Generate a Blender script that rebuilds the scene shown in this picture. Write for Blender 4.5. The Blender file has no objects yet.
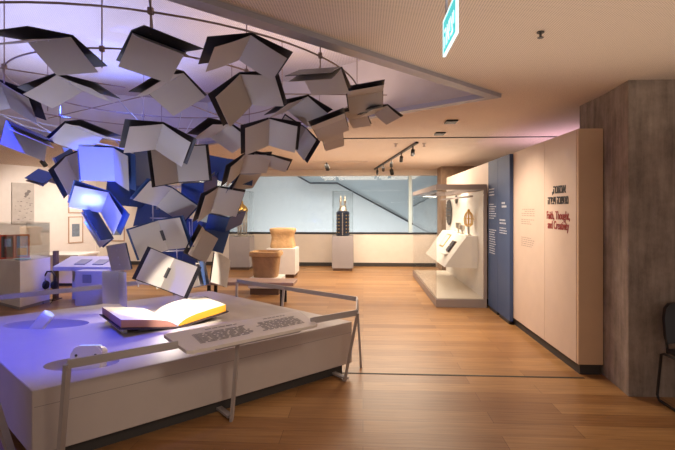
import bpy, bmesh, math, random
from mathutils import Vector, Matrix, Euler

scene = bpy.context.scene
C = scene.collection
PI = math.pi

# ------------------------------------------------------------------ camera
FPX = 450.0
cam_d = bpy.data.cameras.new('camera')
cam_d.sensor_fit = 'HORIZONTAL'
cam_d.sensor_width = 36.0
cam_d.lens = 36.0 * FPX / 675.0
cam_d.shift_y = -16.0 / 675.0
cam_d.clip_start = 0.05
cam = bpy.data.objects.new('camera', cam_d)
C.objects.link(cam)
cam.location = (0, 0, 1.6)
cam.rotation_euler = (PI / 2, 0, math.atan(25.5 / 450))
scene.camera = cam

# ------------------------------------------------------------------ world, exposure, lights
scene.view_settings.view_transform = 'Standard'
scene.view_settings.look = 'None'
scene.view_settings.gamma = 1
scene.view_settings.exposure = 0.15
scene.view_settings.use_curve_mapping = False
world = bpy.data.worlds.new('world')
scene.world = world
world.use_nodes = True
bg = world.node_tree.nodes['Background']
bg.inputs[0].default_value = (1.0, 0.84, 0.74, 1)
bg.inputs[1].default_value = 0.38

WARM = (1.0, 0.70, 0.44)
SOFT = (1.0, 0.81, 0.61)
BLUE = (0.06, 0.16, 1.0)
VIOLET = (0.42, 0.36, 1.0)
COOL = (0.90, 0.96, 1.0)

def aim(o, target):
    d = Vector(target) - o.location
    o.rotation_euler = d.to_track_quat('-Z', 'Y').to_euler()

def spot(name, loc, target, power, color, size=60, blend=0.6, radius=0.04):
    l = bpy.data.lights.new(name, 'SPOT')
    l.energy = power; l.color = color; l.spot_size = math.radians(size); l.spot_blend = blend
    l.shadow_soft_size = radius
    o = bpy.data.objects.new(name, l); C.objects.link(o)
    o.location = loc; aim(o, target)
    return o

def area(name, loc, target, power, color, sx, sy=None, spread=180):
    l = bpy.data.lights.new(name, 'AREA')
    l.energy = power; l.color = color; l.size = sx
    if sy:
        l.shape = 'RECTANGLE'; l.size_y = sy
    l.spread = math.radians(spread)
    o = bpy.data.objects.new(name, l); C.objects.link(o)
    o.location = loc; aim(o, target)
    return o

DEEP = (0.012, 0.07, 1.0)
# ambient luminaires of the main hall (ceiling height, facing down), plus added fills
area('hall_luminaire', (0.2, 10.2, 2.66), (0.2, 10.2, 0), 190, SOFT, 3.2, 2.6)
area('left_hall_luminaire', (-5.6, 9.6, 2.66), (-5.8, 9.9, 0), 110, (1.0, 0.86, 0.72), 1.6, 2.4)
area('near_luminaire', (0.9, -0.4, 2.66), (0.9, -0.4, 0), 18, SOFT, 2.4, 2.0)
spot('plinth_front_fill', (0.7, 0.9, 2.62), (-0.95, 3.35, 0.25), 110, SOFT, 44, 0.8, 0.3)  # added fill aimed at the plinth front, no real fitting here
area('ceiling_fill', (1.4, 2.2, 2.15), (1.4, 2.2, 2.7), 11, SOFT, 2.6, 3.0)  # unseen panel in mid-air facing up, added to brighten the near ceiling
area('ceiling_fill_far', (0.6, 8.4, 2.0), (0.6, 8.4, 2.7), 21, SOFT, 4.0, 4.0)  # another unseen upward panel, added for the far ceiling
area('aisle_luminaire', (1.0, 6.0, 2.66), (1.0, 6.0, 0), 45, SOFT, 0.8, 1.6, 130)
# track and wall washers
for i, (x, y) in enumerate(((0.85, 7.7), (0.74, 8.7), (0.62, 9.8), (0.50, 10.9), (0.40, 11.8))):
    spot('track_beam', (x, y, 2.55), (x - 0.3 + 0.15 * i, y + 1.6, 0.4), 75, SOFT, 70)
spot('panel_beam', (0.9, 5.4, 2.62), (2.07, 5.65, 1.45), 60, SOFT, 62, 0.9)
spot('title_beam', (1.0, 4.7, 2.62), (2.07, 4.9, 1.5), 14, SOFT, 60, 0.9)
# book on the plinth
spot('open_book_beam', (0.5, 3.5, 2.62), (-1.92, 4.35, 0.58), 900, (1.0, 0.86, 0.66), 16, 0.25)
spot('mast_lamp', (-2.02, 4.62, 0.98), (-2.0, 4.35, 0.55), 26, (1.0, 0.86, 0.66), 125, 0.5, 0.05)
# blue light of the sculpture, with added fills for plinth and recess
spot('upward_blue_beam', (-2.02, 3.16, 0.76), (-2.52, 4.25, 1.66), 200, DEEP, 24, 0.6)
spot('left_blue_beam', (-2.96, 4.12, 0.72), (-2.75, 4.3, 1.9), 50, BLUE, 60, 0.7)
spot('hot_blue_beam', (-2.02, 3.16, 0.76), (-2.62, 4.22, 1.72), 330, (0.40, 0.60, 1.0), 9, 0.8)
spot('rear_blue_beam', (-2.0, 5.36, 0.70), (-2.1, 4.75, 1.9), 130, BLUE, 70, 0.6)
spot('mast_blue_lamp', (-2.15, 4.9, 0.95), (-2.15, 5.0, 1.9), 16, BLUE, 100, 0.6)
spot('front_blue_beam', (-2.06, 3.15, 0.72), (-2.35, 3.88, 2.0), 300, DEEP, 20, 0.5)
spot('plinth_blue_fill', (-3.15, 3.0, 3.2), (-2.65, 3.75, 0.5), 420, (0.02, 0.05, 1.0), 54, 0.7)  # added spot in place of reflected blue on the plinth top
spot('console_blue_beam', (-3.6, 5.2, 2.9), (-4.8, 7.55, 0.6), 560, (0.03, 0.09, 1.0), 27, 0.4)
spot('recess_blue_beam', (-2.98, 4.12, 0.75), (-3.1, 5.2, 3.38), 420, BLUE, 34, 0.6)
spot('recess_blue_streak', (-2.5, 3.3, 2.3), (-2.9, 2.6, 3.38), 30, BLUE, 70, 0.8)
spot('recess_blue_far', (-2.6, 4.6, 2.5), (-2.8, 6.3, 3.38), 60, BLUE, 60, 0.8)
area('recess_violet_fill', (-3.2, 4.4, 2.8), (-3.2, 4.4, 3.4), 34, (0.60, 0.62, 1.0), 2.4, 2.8)  # unseen upward panel added to tint the left of the recess
area('recess_rose_fill', (-0.7, 4.4, 2.8), (-0.7, 4.4, 3.4), 14, (1.0, 0.74, 0.62), 1.8, 1.8)  # added panel facing up, warms the right half of the recess
# glazed hall behind the long window
area('stair_hall_light', (-1.0, 15.3, 0.15), (-1.0, 16.8, 1.1), 85, COOL, 7.0, 0.5)
area('stair_hall_top_light', (-1.0, 14.6, 3.5), (-1.0, 15.6, 0.8), 66, COOL, 7.0, 0.8)
# left wall and display cases
spot('canvas_beam', (-6.6, 9.6, 2.6), (-8.4, 11.2, 1.4), 190, (1.0, 0.86, 0.74), 75, 0.8)
spot('frames_beam', (-6.4, 10.6, 2.6), (-7.8, 12.2, 1.2), 110, (1.0, 0.86, 0.74), 75, 0.8)
area('case_lamp', (1.62, 8.9, 1.88), (1.75, 8.9, 0), 26, (1.0, 0.86, 0.68), 0.5, 3.0)
spot('crown_beam', (-0.53, 10.6, 2.6), (-0.53, 11.85, 1.2), 30, SOFT, 40)
spot('tower_beam', (-3.2, 10.8, 2.6), (-3.2, 11.9, 1.2), 40, SOFT, 40)
spot('stone_beam', (-1.8, 9.2, 2.6), (-1.8, 10.6, 0.8), 80, SOFT, 40)
spot('diptych_fill', (-4.9, 6.3, 2.6), (-5.84, 7.24, 0.95), 60, (1.0, 0.88, 0.76), 22)  # extra spot put in to brighten the diptych
spot('front_page_fill', (-2.02, 3.16, 0.78), (-2.0, 3.9, 2.4), 34, (0.84, 0.86, 1.0), 110, 0.7, 0.1)  # added fill in place of light bounced off the plinth onto the pages
spot('side_page_fill', (-2.95, 4.12, 0.74), (-2.3, 3.6, 2.3), 30, (0.70, 0.76, 1.0), 100, 0.7, 0.1)  # second added bounce fill for the pages, from the left
spot('exit_sign_glow', (0.37, 1.93, 2.48), (0.37, 1.93, 2.7), 1.6, (0.55, 0.75, 1.0), 150, 0.9, 0.05)
spot('rear_violet_wash', (3.3, 7.0, 1.6), (3.2, 7.0, 2.7), 60, (1.0, 0.62, 0.86), 130, 0.9, 0.1)

# ------------------------------------------------------------------ materials
def nodes(name):
    m = bpy.data.materials.new(name); m.use_nodes = True
    nt = m.node_tree
    return m, nt, nt.nodes['Principled BSDF']

def mat(name, col, rough=0.6, metal=0.0, var=0.06, scale=6.0, bump=0.0, bscale=60.0, emit=0.0, spec=0.5):
    m, nt, b = nodes(name)
    N = nt.nodes; L = nt.links
    tc = N.new('ShaderNodeTexCoord')
    nz = N.new('ShaderNodeTexNoise'); nz.inputs['Scale'].default_value = scale; nz.inputs['Detail'].default_value = 4
    L.new(tc.outputs['Object'], nz.inputs['Vector'])
    mx = N.new('ShaderNodeMix'); mx.data_type = 'RGBA'
    L.new(nz.outputs['Fac'], mx.inputs[0])
    mx.inputs[6].default_value = tuple(c * (1 - var) for c in col) + (1,)
    mx.inputs[7].default_value = tuple(min(1, c * (1 + var)) for c in col) + (1,)
    L.new(mx.outputs[2], b.inputs['Base Color'])
    b.inputs['Roughness'].default_value = rough
    b.inputs['Metallic'].default_value = metal
    b.inputs['Specular IOR Level'].default_value = spec
    if bump:
        n2 = N.new('ShaderNodeTexNoise'); n2.inputs['Scale'].default_value = bscale; n2.inputs['Detail'].default_value = 5
        L.new(tc.outputs['Object'], n2.inputs['Vector'])
        bp = N.new('ShaderNodeBump'); bp.inputs['Strength'].default_value = bump; bp.inputs['Distance'].default_value = 0.02
        L.new(n2.outputs['Fac'], bp.inputs['Height']); L.new(bp.outputs['Normal'], b.inputs['Normal'])
    if emit:
        L.new(mx.outputs[2], b.inputs['Emission Color']); b.inputs['Emission Strength'].default_value = emit
    return m

def glass(name, tint=(0.975, 0.985, 0.98), gloss=0.10):
    m, nt, b = nodes(name)
    N = nt.nodes; L = nt.links
    N.remove(b)
    out = N['Material Output']
    t = N.new('ShaderNodeBsdfTransparent'); t.inputs[0].default_value = tint + (1,)
    g = N.new('ShaderNodeBsdfGlossy'); g.inputs['Roughness'].default_value = 0.02
    lw = N.new('ShaderNodeLayerWeight'); lw.inputs[0].default_value = 0.25
    ml = N.new('ShaderNodeMath'); ml.operation = 'MULTIPLY_ADD'; ml.inputs[1].default_value = 0.5; ml.inputs[2].default_value = gloss * 0.4
    L.new(lw.outputs['Fresnel'], ml.inputs[0])
    mx = N.new('ShaderNodeMixShader')
    L.new(ml.outputs[0], mx.inputs[0]); L.new(t.outputs[0], mx.inputs[1]); L.new(g.outputs[0], mx.inputs[2])
    L.new(mx.outputs[0], out.inputs[0])
    return m

def wood_floor(name):
    m, nt, b = nodes(name)
    N = nt.nodes; L = nt.links
    tc = N.new('ShaderNodeTexCoord')
    br = N.new('ShaderNodeTexBrick')
    br.offset = 0.37; br.offset_frequency = 2
    br.inputs['Scale'].default_value = 1.0
    br.inputs['Brick Width'].default_value = 1.55
    br.inputs['Row Height'].default_value = 0.19
    br.inputs['Mortar Size'].default_value = 0.0022
    br.inputs['Mortar Smooth'].default_value = 0.3
    br.inputs['Bias'].default_value = 0.0
    br.inputs['Color1'].default_value = (0.28, 0.135, 0.05, 1)
    br.inputs['Color2'].default_value = (0.44, 0.245, 0.10, 1)
    br.inputs['Mortar'].default_value = (0.15, 0.065, 0.025, 1)
    L.new(tc.outputs['Object'], br.inputs['Vector'])
    mp = N.new('ShaderNodeMapping'); mp.inputs['Scale'].default_value = (1.3, 22, 1)
    L.new(tc.outputs['Object'], mp.inputs['Vector'])
    nz = N.new('ShaderNodeTexNoise'); nz.inputs['Scale'].default_value = 1.6; nz.inputs['Detail'].default_value = 6; nz.inputs['Distortion'].default_value = 0.6
    L.new(mp.outputs[0], nz.inputs['Vector'])
    rp = N.new('ShaderNodeValToRGB')
    rp.color_ramp.elements[0].position = 0.3; rp.color_ramp.elements[0].color = (0.74, 0.70, 0.66, 1)
    rp.color_ramp.elements[1].position = 0.7; rp.color_ramp.elements[1].color = (1.08, 1.08, 1.08, 1)
    L.new(nz.outputs['Fac'], rp.inputs[0])
    mx = N.new('ShaderNodeMix'); mx.data_type = 'RGBA'; mx.blend_type = 'MULTIPLY'; mx.inputs[0].default_value = 1
    L.new(br.outputs['Color'], mx.inputs[6]); L.new(rp.outputs[0], mx.inputs[7])
    L.new(mx.outputs[2], b.inputs['Base Color'])
    b.inputs['Roughness'].default_value = 0.33
    b.inputs['Specular IOR Level'].default_value = 0.45
    bp = N.new('ShaderNodeBump'); bp.inputs['Strength'].default_value = 0.12; bp.inputs['Distance'].default_value = 0.01
    L.new(nz.outputs['Fac'], bp.inputs['Height']); L.new(bp.outputs['Normal'], b.inputs['Normal'])
    return m

def perforated(name, col, pitch=0.022):
    m, nt, b = nodes(name)
    N = nt.nodes; L = nt.links
    tc = N.new('ShaderNodeTexCoord')
    mp = N.new('ShaderNodeMapping'); mp.inputs['Rotation'].default_value = (0, 0, 0.785)
    mp.inputs['Scale'].default_value = (2 * PI / pitch,) * 3
    L.new(tc.outputs['Object'], mp.inputs['Vector'])
    sp = N.new('ShaderNodeSeparateXYZ'); L.new(mp.outputs[0], sp.inputs[0])
    def mth(op, a, bb=None):
        n = N.new('ShaderNodeMath'); n.operation = op
        for i, v in enumerate((a, bb)):
            if v is None: continue
            if isinstance(v, (int, float)): n.inputs[i].default_value = v
            else: L.new(v, n.inputs[i])
        return n.outputs[0]
    s = mth('MULTIPLY', mth('SINE', sp.outputs[0]), mth('SINE', sp.outputs[1]))
    f = mth('GREATER_THAN', s, 0.35)
    mx = N.new('ShaderNodeMix'); mx.data_type = 'RGBA'
    L.new(f, mx.inputs[0])
    mx.inputs[6].default_value = col + (1,)
    mx.inputs[7].default_value = tuple(c * 0.62 for c in col) + (1,)
    L.new(mx.outputs[2], b.inputs['Base Color'])
    b.inputs['Roughness'].default_value = 0.8
    return m

def concrete(name):
    m, nt, b = nodes(name)
    N = nt.nodes; L = nt.links
    tc = N.new('ShaderNodeTexCoord')
    mp = N.new('ShaderNodeMapping'); mp.inputs['Scale'].default_value = (9, 9, 1.1)
    L.new(tc.outputs['Object'], mp.inputs['Vector'])
    a = N.new('ShaderNodeTexNoise'); a.inputs['Scale'].default_value = 1.3; a.inputs['Detail'].default_value = 8; a.inputs['Roughness'].default_value = 0.65
    L.new(mp.outputs[0], a.inputs['Vector'])
    c = N.new('ShaderNodeTexNoise'); c.inputs['Scale'].default_value = 3.5; c.inputs['Detail'].default_value = 10; c.inputs['Roughness'].default_value = 0.7
    L.new(tc.outputs['Object'], c.inputs['Vector'])
    ad = N.new('ShaderNodeMath'); ad.operation = 'ADD'
    L.new(a.outputs['Fac'], ad.inputs[0]); L.new(c.outputs['Fac'], ad.inputs[1])
    rp = N.new('ShaderNodeValToRGB'); e = rp.color_ramp.elements
    e[0].position = 0.36; e[0].color = (0.17, 0.135, 0.115, 1)
    e[1].position = 0.66; e[1].color = (0.44, 0.36, 0.31, 1)
    hf = N.new('ShaderNodeMath'); hf.operation = 'MULTIPLY'; hf.inputs[1].default_value = 0.5
    L.new(ad.outputs[0], hf.inputs[0]); L.new(hf.outputs[0], rp.inputs[0])
    L.new(rp.outputs[0], b.inputs['Base Color'])
    b.inputs['Roughness'].default_value = 0.85
    bp = N.new('ShaderNodeBump'); bp.inputs['Strength'].default_value = 0.35; bp.inputs['Distance'].default_value = 0.02
    L.new(c.outputs['Fac'], bp.inputs['Height']); L.new(bp.outputs['Normal'], b.inputs['Normal'])
    return m

def sheet(name, col, trans):
    m = mat(name, col, 0.55, var=0.03, scale=3)
    nt = m.node_tree; N = nt.nodes; L = nt.links
    b = N['Principled BSDF']; out = N['Material Output']
    t = N.new('ShaderNodeBsdfTranslucent'); t.inputs[0].default_value = tuple(min(1, c*1.15) for c in col) + (1,)
    mx = N.new('ShaderNodeMixShader'); mx.inputs[0].default_value = trans
    L.new(b.outputs[0], mx.inputs[1]); L.new(t.outputs[0], mx.inputs[2]); L.new(mx.outputs[0], out.inputs[0])
    return m

M = {}
M['floor'] = wood_floor('oak_planks')
M['seam'] = mat('dark_seam', (0.03, 0.025, 0.022), 0.6)
M['ceiling'] = perforated('perforated_ceiling', (0.82, 0.70, 0.61))
M['ceiling_smooth'] = mat('smooth_ceiling', (0.82,0.70,0.61), 0.8)
M['recess'] = perforated('recess_perforated', (0.62, 0.57, 0.58), 0.026)
M['recess_wall'] = mat('recess_wall', (0.66, 0.60, 0.58), 0.75)
M['flange'] = mat('aluminium_flange', (0.40, 0.39, 0.45), 0.45, 0.3)
M['white_wall'] = mat('white_wall', (0.78, 0.72, 0.65), 0.7)
M['left_wall'] = mat('left_white_wall', (0.80, 0.74, 0.70), 0.7)
M['panel'] = mat('cream_panel', (0.70, 0.56, 0.47), 0.5)
M['panel_end'] = mat('ochre_panel_edge', (0.68, 0.49, 0.33), 0.55)
M['blue_panel'] = mat('slate_blue_panel', (0.065, 0.105, 0.225), 0.55, spec=0.25)
M['toe'] = mat('dark_toe_kick', (0.045, 0.042, 0.042), 0.6)
M['concrete'] = concrete('board_marked_concrete')
M['brown_block'] = mat('brown_stone', (0.30, 0.20, 0.135), 0.8, var=0.3, scale=14)
M['plinth'] = mat('plinth_white', (0.54, 0.48, 0.46), 0.45)
M['rail'] = mat('grey_steel_rail', (0.46, 0.43, 0.44), 0.45, 0.3)
M['board'] = mat('white_text_board', (0.72, 0.66, 0.63), 0.5)
M['grey_text'] = mat('grey_lettering', (0.25, 0.23, 0.23), 0.7)
M['white_text'] = mat('pale_lettering', (0.62, 0.68, 0.80), 0.6)
M['tan_text'] = mat('tan_lettering', (0.42, 0.33, 0.28), 0.6)
M['black_text'] = mat('black_lettering', (0.02, 0.02, 0.025), 0.5)
M['red_text'] = mat('red_lettering', (0.30, 0.022, 0.022), 0.5)
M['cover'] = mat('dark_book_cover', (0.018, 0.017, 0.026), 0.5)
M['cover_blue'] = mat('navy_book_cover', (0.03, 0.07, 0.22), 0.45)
M['page'] = sheet('white_page', (0.60, 0.57, 0.56), 0.25)
M['page_slot'] = mat('dark_hinge', (0.05, 0.05, 0.06), 0.5)
M['pipe'] = mat('bronze_pipe', (0.34, 0.26, 0.23), 0.4, 0.6)
M['wire'] = mat('pale_rod', (0.65, 0.65, 0.70), 0.35, 0.5)
M['paper'] = mat('open_book_paper', (0.86, 0.80, 0.70), 0.6, var=0.02)
M['gilt'] = mat('gilt_edge', (0.72, 0.34, 0.03), 0.45)
M['rose_edge'] = mat('rose_brown_edge', (0.45, 0.22, 0.18), 0.55)
M['leather'] = mat('dark_leather', (0.035, 0.022, 0.03), 0.5)
M['housing'] = mat('white_housing', (0.72, 0.68, 0.68), 0.35)
M['screw'] = mat('screw_steel', (0.10, 0.10, 0.10), 0.4, 0.6)
M['lens'] = mat('glowing_blue_lens', (0.16, 0.42, 1.0), 0.2, emit=1.6, var=0.0)
M['lens_white'] = mat('glowing_white_lens', (0.62, 0.75, 1.0), 0.2, emit=0.45, var=0.0)
M['case_frame'] = mat('taupe_case_frame', (0.28, 0.23, 0.215), 0.5)
M['case_inside'] = mat('case_interior_cream', (0.80, 0.74, 0.65), 0.6)
M['case_white'] = mat('case_white', (0.82, 0.79, 0.75), 0.55)
M['glass'] = glass('clear_glass', (0.985, 0.99, 0.988), 0.06)
M['window_glass'] = glass('window_glass', (0.95, 0.985, 1.0), 0.05)
M['black'] = mat('black_metal', (0.015, 0.015, 0.016), 0.45)
M['grey_ped'] = mat('grey_pedestal', (0.33, 0.31, 0.33), 0.6)
M['white_ped'] = mat('white_pedestal', (0.80, 0.78, 0.77), 0.6)
M['stone'] = mat('golden_limestone', (0.62, 0.40, 0.20), 0.85, var=0.3, scale=5, bump=0.9, bscale=14)
M['stone2'] = mat('brown_limestone', (0.44, 0.27, 0.14), 0.85, var=0.35, scale=6, bump=1.0, bscale=16)
M['bench_top'] = mat('bench_wood', (0.42, 0.29, 0.25), 0.5, var=0.15, scale=4)
M['stair_wall'] = mat('stair_hall_wall', (0.71, 0.73, 0.73), 0.7)
M['stair'] = mat('stair_flank', (0.42, 0.47, 0.49), 0.7)
M['dark_line'] = mat('dark_frame', (0.03, 0.035, 0.045), 0.5)
M['mullion'] = mat('pale_mullion', (0.55, 0.70, 0.76), 0.4)
M['gold'] = mat('gold', (0.75, 0.48, 0.12), 0.3, 0.8)
M['silver'] = mat('silver', (0.62, 0.58, 0.50), 0.3, 0.8)
M['navy_metal'] = mat('navy_enamel', (0.010, 0.022, 0.055), 0.35)
M['canvas'] = mat('pale_canvas', (0.52, 0.48, 0.45), 0.8, var=0.18, scale=7)
M['ink'] = mat('grey_ink', (0.22, 0.20, 0.20), 0.8)
M['frame_wood'] = mat('pale_wood_frame', (0.50, 0.32, 0.22), 0.5)
M['mount'] = mat('white_mount', (0.80, 0.77, 0.73), 0.8)
M['print'] = mat('grey_blue_print', (0.20, 0.24, 0.30), 0.8, var=0.35, scale=20)
M['red_frame'] = mat('red_brown_frame', (0.38, 0.06, 0.03), 0.45)
M['icon_dark'] = mat('dark_painting', (0.06, 0.055, 0.06), 0.6, var=0.4, scale=18)
M['icon_blue'] = mat('blue_painting', (0.16, 0.32, 0.60), 0.6, var=0.5, scale=16)
M['icon_gold'] = mat('ochre_painting', (0.45, 0.27, 0.12), 0.6, var=0.5, scale=18)
M['cyan'] = mat('pale_cyan_ceramic', (0.30, 0.62, 0.75), 0.3)
M['sign_teal'] = mat('lit_teal_panel', (0.02, 0.52, 0.54), 0.3, emit=0.9, var=0.0)
M['sign_white'] = mat('lit_white_edge', (0.75, 0.95, 1.0), 0.3, emit=0.9, var=0.0)
M['chair_shell'] = mat('black_chair_shell', (0.018, 0.014, 0.018), 0.4)
M['brown_post'] = mat('brown_post', (0.12, 0.07, 0.06), 0.5)
M['ped_toe'] = mat('brown_toe', (0.14, 0.085, 0.06), 0.6)
M['desk'] = mat('white_desk', (0.50, 0.49, 0.52), 0.5)
M['plate'] = mat('grey_plate', (0.22, 0.23, 0.27), 0.5)
M['book_brown'] = mat('brown_binding', (0.20, 0.11, 0.075), 0.6)
M['oval'] = mat('dark_filigree', (0.05, 0.045, 0.045), 0.5, var=0.6, scale=40)
M['stud'] = mat('dull_stud', (0.16, 0.13, 0.11), 0.5)

# ------------------------------------------------------------------ mesh helpers
def mesh_obj(name, bm, m, parent=None, smooth=False):
    bmesh.ops.recalc_face_normals(bm, faces=bm.faces[:])
    me = bpy.data.meshes.new(name)
    bm.to_mesh(me); bm.free()
    if isinstance(m, (list, tuple)):
        for x in m: me.materials.append(x)
    else:
        me.materials.append(m)
    if smooth:
        me.polygons.foreach_set('use_smooth', [True] * len(me.polygons))
    o = bpy.data.objects.new(name, me); C.objects.link(o)
    if parent: o.parent = parent
    return o

def smooth_by_angle(o, deg=40):
    me = o.data
    me.polygons.foreach_set('use_smooth', [True] * len(me.polygons))
    bm = bmesh.new(); bm.from_mesh(me)
    for e in bm.edges:
        if len(e.link_faces) == 2 and e.calc_face_angle(0) > math.radians(deg): e.smooth = False
    bm.to_mesh(me); bm.free()
    return o

def add_box(bm, lo, hi, bev=0.0, rot=None, mi=0):
    x0, y0, z0 = lo; x1, y1, z1 = hi
    b2 = bmesh.new() if bev else bm
    vs = [b2.verts.new(p) for p in ((x0,y0,z0),(x1,y0,z0),(x1,y1,z0),(x0,y1,z0),(x0,y0,z1),(x1,y0,z1),(x1,y1,z1),(x0,y1,z1))]
    for f in ((3,2,1,0),(4,5,6,7),(0,1,5,4),(1,2,6,5),(2,3,7,6),(3,0,4,7)):
        b2.faces.new([vs[i] for i in f]).material_index = mi
    if bev:
        bmesh.ops.bevel(b2, geom=b2.edges[:], offset=bev, segments=2, affect='EDGES', profile=0.5)
        merge(bm, b2, mi)
    return bm

def merge(bm, b2, mi=None):
    mp = {}
    for v in b2.verts: mp[v] = bm.verts.new(v.co)
    for f in b2.faces:
        try:
            nf = bm.faces.new([mp[v] for v in f.verts]); nf.material_index = f.material_index if mi is None else mi
        except ValueError: pass
    b2.free()

def add_tube(bm, pts, r, seg=8, closed=False, cap=True):
    pts = [Vector(p) for p in pts]
    n = len(pts); rings = []
    up0 = None
    for i, p in enumerate(pts):
        if closed: t = pts[(i + 1) % n] - pts[(i - 1) % n]
        else: t = pts[min(i + 1, n - 1)] - pts[max(i - 1, 0)]
        t.normalize()
        ref = Vector((0, 0, 1)) if abs(t.z) < 0.95 else Vector((1, 0, 0))
        if up0 is not None: ref = up0
        a = t.cross(ref)
        if a.length < 1e-5: a = t.cross(Vector((0, 1, 0)))
        a.normalize(); b = a.cross(t).normalized(); up0 = b
        rr = r[i] if isinstance(r, (list, tuple)) else r
        rings.append([bm.verts.new(p + (a * math.cos(2 * PI * k / seg) + b * math.sin(2 * PI * k / seg)) * rr) for k in range(seg)])
    for i in range(n if closed else n - 1):
        A = rings[i]; B = rings[(i + 1) % n]
        for k in range(seg):
            bm.faces.new((A[k], A[(k + 1) % seg], B[(k + 1) % seg], B[k]))
    if cap and not closed:
        bm.faces.new(rings[0][::-1]); bm.faces.new(rings[-1])
    return bm

def add_bar(bm, pts, w, h):
    """flat bar of w (sideways) by h (vertical) swept along pts"""
    pts = [Vector(p) for p in pts]; rings = []
    n = len(pts)
    for i, p in enumerate(pts):
        d0 = (pts[i] - pts[i - 1]).normalized() if i else None
        d1 = (pts[i + 1] - pts[i]).normalized() if i < n - 1 else None
        t = ((d0 or d1) + (d1 or d0)).normalized()
        ref = Vector((0, 0, 1)) if abs(t.z) < 0.9 else Vector((1, 0, 0))
        a = t.cross(ref).normalized(); b = a.cross(t).normalized()
        k = 1.0
        if d0 and d1: k = 1 / max(0.4, math.cos(d0.angle(d1) / 2))
        rings.append([bm.verts.new(p + a * sx * w / 2 * k + b * sz * h / 2) for sx, sz in ((-1,-1),(1,-1),(1,1),(-1,1))])
    for A, B in zip(rings, rings[1:]):
        for k in range(4): bm.faces.new((A[k], A[(k+1)%4], B[(k+1)%4], B[k]))
    bm.faces.new(rings[0][::-1]); bm.faces.new(rings[-1])
    return bm

def add_lathe(bm, prof, seg=24, center=(0,0,0), sx=1, sy=1):
    cx, cy, cz = center; rings = []
    for r, z in prof:
        rings.append([bm.verts.new((cx + sx*r*math.cos(2*PI*k/seg), cy + sy*r*math.sin(2*PI*k/seg), cz + z)) for k in range(seg)])
    for A, B in zip(rings, rings[1:]):
        for k in range(seg): bm.faces.new((A[k], A[(k+1)%seg], B[(k+1)%seg], B[k]))
    bm.faces.new(rings[0][::-1]); bm.faces.new(rings[-1])
    return bm

def add_prism(bm, poly, z0, z1, mi=0):
    lo = [bm.verts.new((x, y, z0)) for x, y in poly]; hi = [bm.verts.new((x, y, z1)) for x, y in poly]
    n = len(poly)
    bm.faces.new(lo[::-1]).material_index = mi; bm.faces.new(hi).material_index = mi
    for i in range(n): bm.faces.new((lo[i], lo[(i+1)%n], hi[(i+1)%n], hi[i])).material_index = mi
    return bm

def add_loft(bm, A, B):
    """solid between two polygons with equal vertex counts"""
    a = [bm.verts.new(p) for p in A]; b = [bm.verts.new(p) for p in B]; n = len(a)
    bm.faces.new(a[::-1]); bm.faces.new(b)
    for i in range(n): bm.faces.new((a[i], a[(i+1)%n], b[(i+1)%n], b[i]))
    return bm

def thing(name, label, cat, loc=(0,0,0), rotz=0.0, group=None, rot=None):
    o = bpy.data.objects.new(name, None); C.objects.link(o)
    o.empty_display_size = 0.1
    o.location = loc; o.rotation_euler = rot if rot else (0, 0, rotz)
    o['label'] = label; o['category'] = cat
    if group: o['group'] = group
    return o

def tag(o, label, cat, group=None):
    o['label'] = label; o['category'] = cat
    if group: o['group'] = group
    return o

def struct(name, bm, m, label=None):
    o = mesh_obj(name, bm, m); o['kind'] = 'structure'
    if label: o['label'] = label
    return o

def box(name, lo, hi, m, parent=None, bev=0.0):
    bm = bmesh.new(); add_box(bm, lo, hi, bev)
    return mesh_obj(name, bm, m, parent)

def sbox(name, lo, hi, m, bev=0.0):
    o = box(name, lo, hi, m, None, bev); o['kind'] = 'structure'; return o

def text_mesh(name, body, size, m, parent, matrix, extrude=0.003, align='LEFT', sx=1.0, spacing=1.0, offset=0.0, width=None):
    cu = bpy.data.curves.new(name, 'FONT')
    cu.body = body; cu.size = size; cu.extrude = extrude; cu.align_x = align; cu.space_line = spacing; cu.offset = offset
    cu.resolution_u = 3
    tmp = bpy.data.objects.new(name + '_tmp', cu); C.objects.link(tmp)
    dg = bpy.context.evaluated_depsgraph_get()
    me = bpy.data.meshes.new_from_object(tmp.evaluated_get(dg))
    bpy.data.objects.remove(tmp); bpy.data.curves.remove(cu)
    me.name = name
    if width:
        xs = [v.co.x for v in me.vertices]; sx = width / (max(xs) - min(xs))
    me.transform(matrix @ Matrix.Diagonal((sx, 1, 1, 1)))
    me.materials.clear(); me.materials.append(m)
    o = bpy.data.objects.new(name, me); C.objects.link(o); o.parent = parent
    return o
def wpart(name, bm, m, parent, smooth=False):
    """part built in world coordinates, stored relative to its (unrotated) parent"""
    loc = Vector((0, 0, 0)); p = parent
    while p is not None:
        loc += p.location; p = p.parent
    bmesh.ops.translate(bm, verts=bm.verts[:], vec=-loc)
    o = mesh_obj(name, bm, m, parent)
    if smooth: smooth_by_angle(o)
    return o

def wbox(name, lo, hi, m, parent, bev=0.0):
    bm = bmesh.new(); add_box(bm, lo, hi, bev)
    return wpart(name, bm, m, parent)

CEIL = 2.7
# ------------------------------------------------------------------ setting: floor, ceiling, walls
sbox('floor', (-13, -3, -0.05), (6, 18, 0.0), M['floor'])
sbox('trim_1', (-0.6, 4.372, 0.0), (2.09, 4.398, 0.003), M['seam'])

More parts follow.
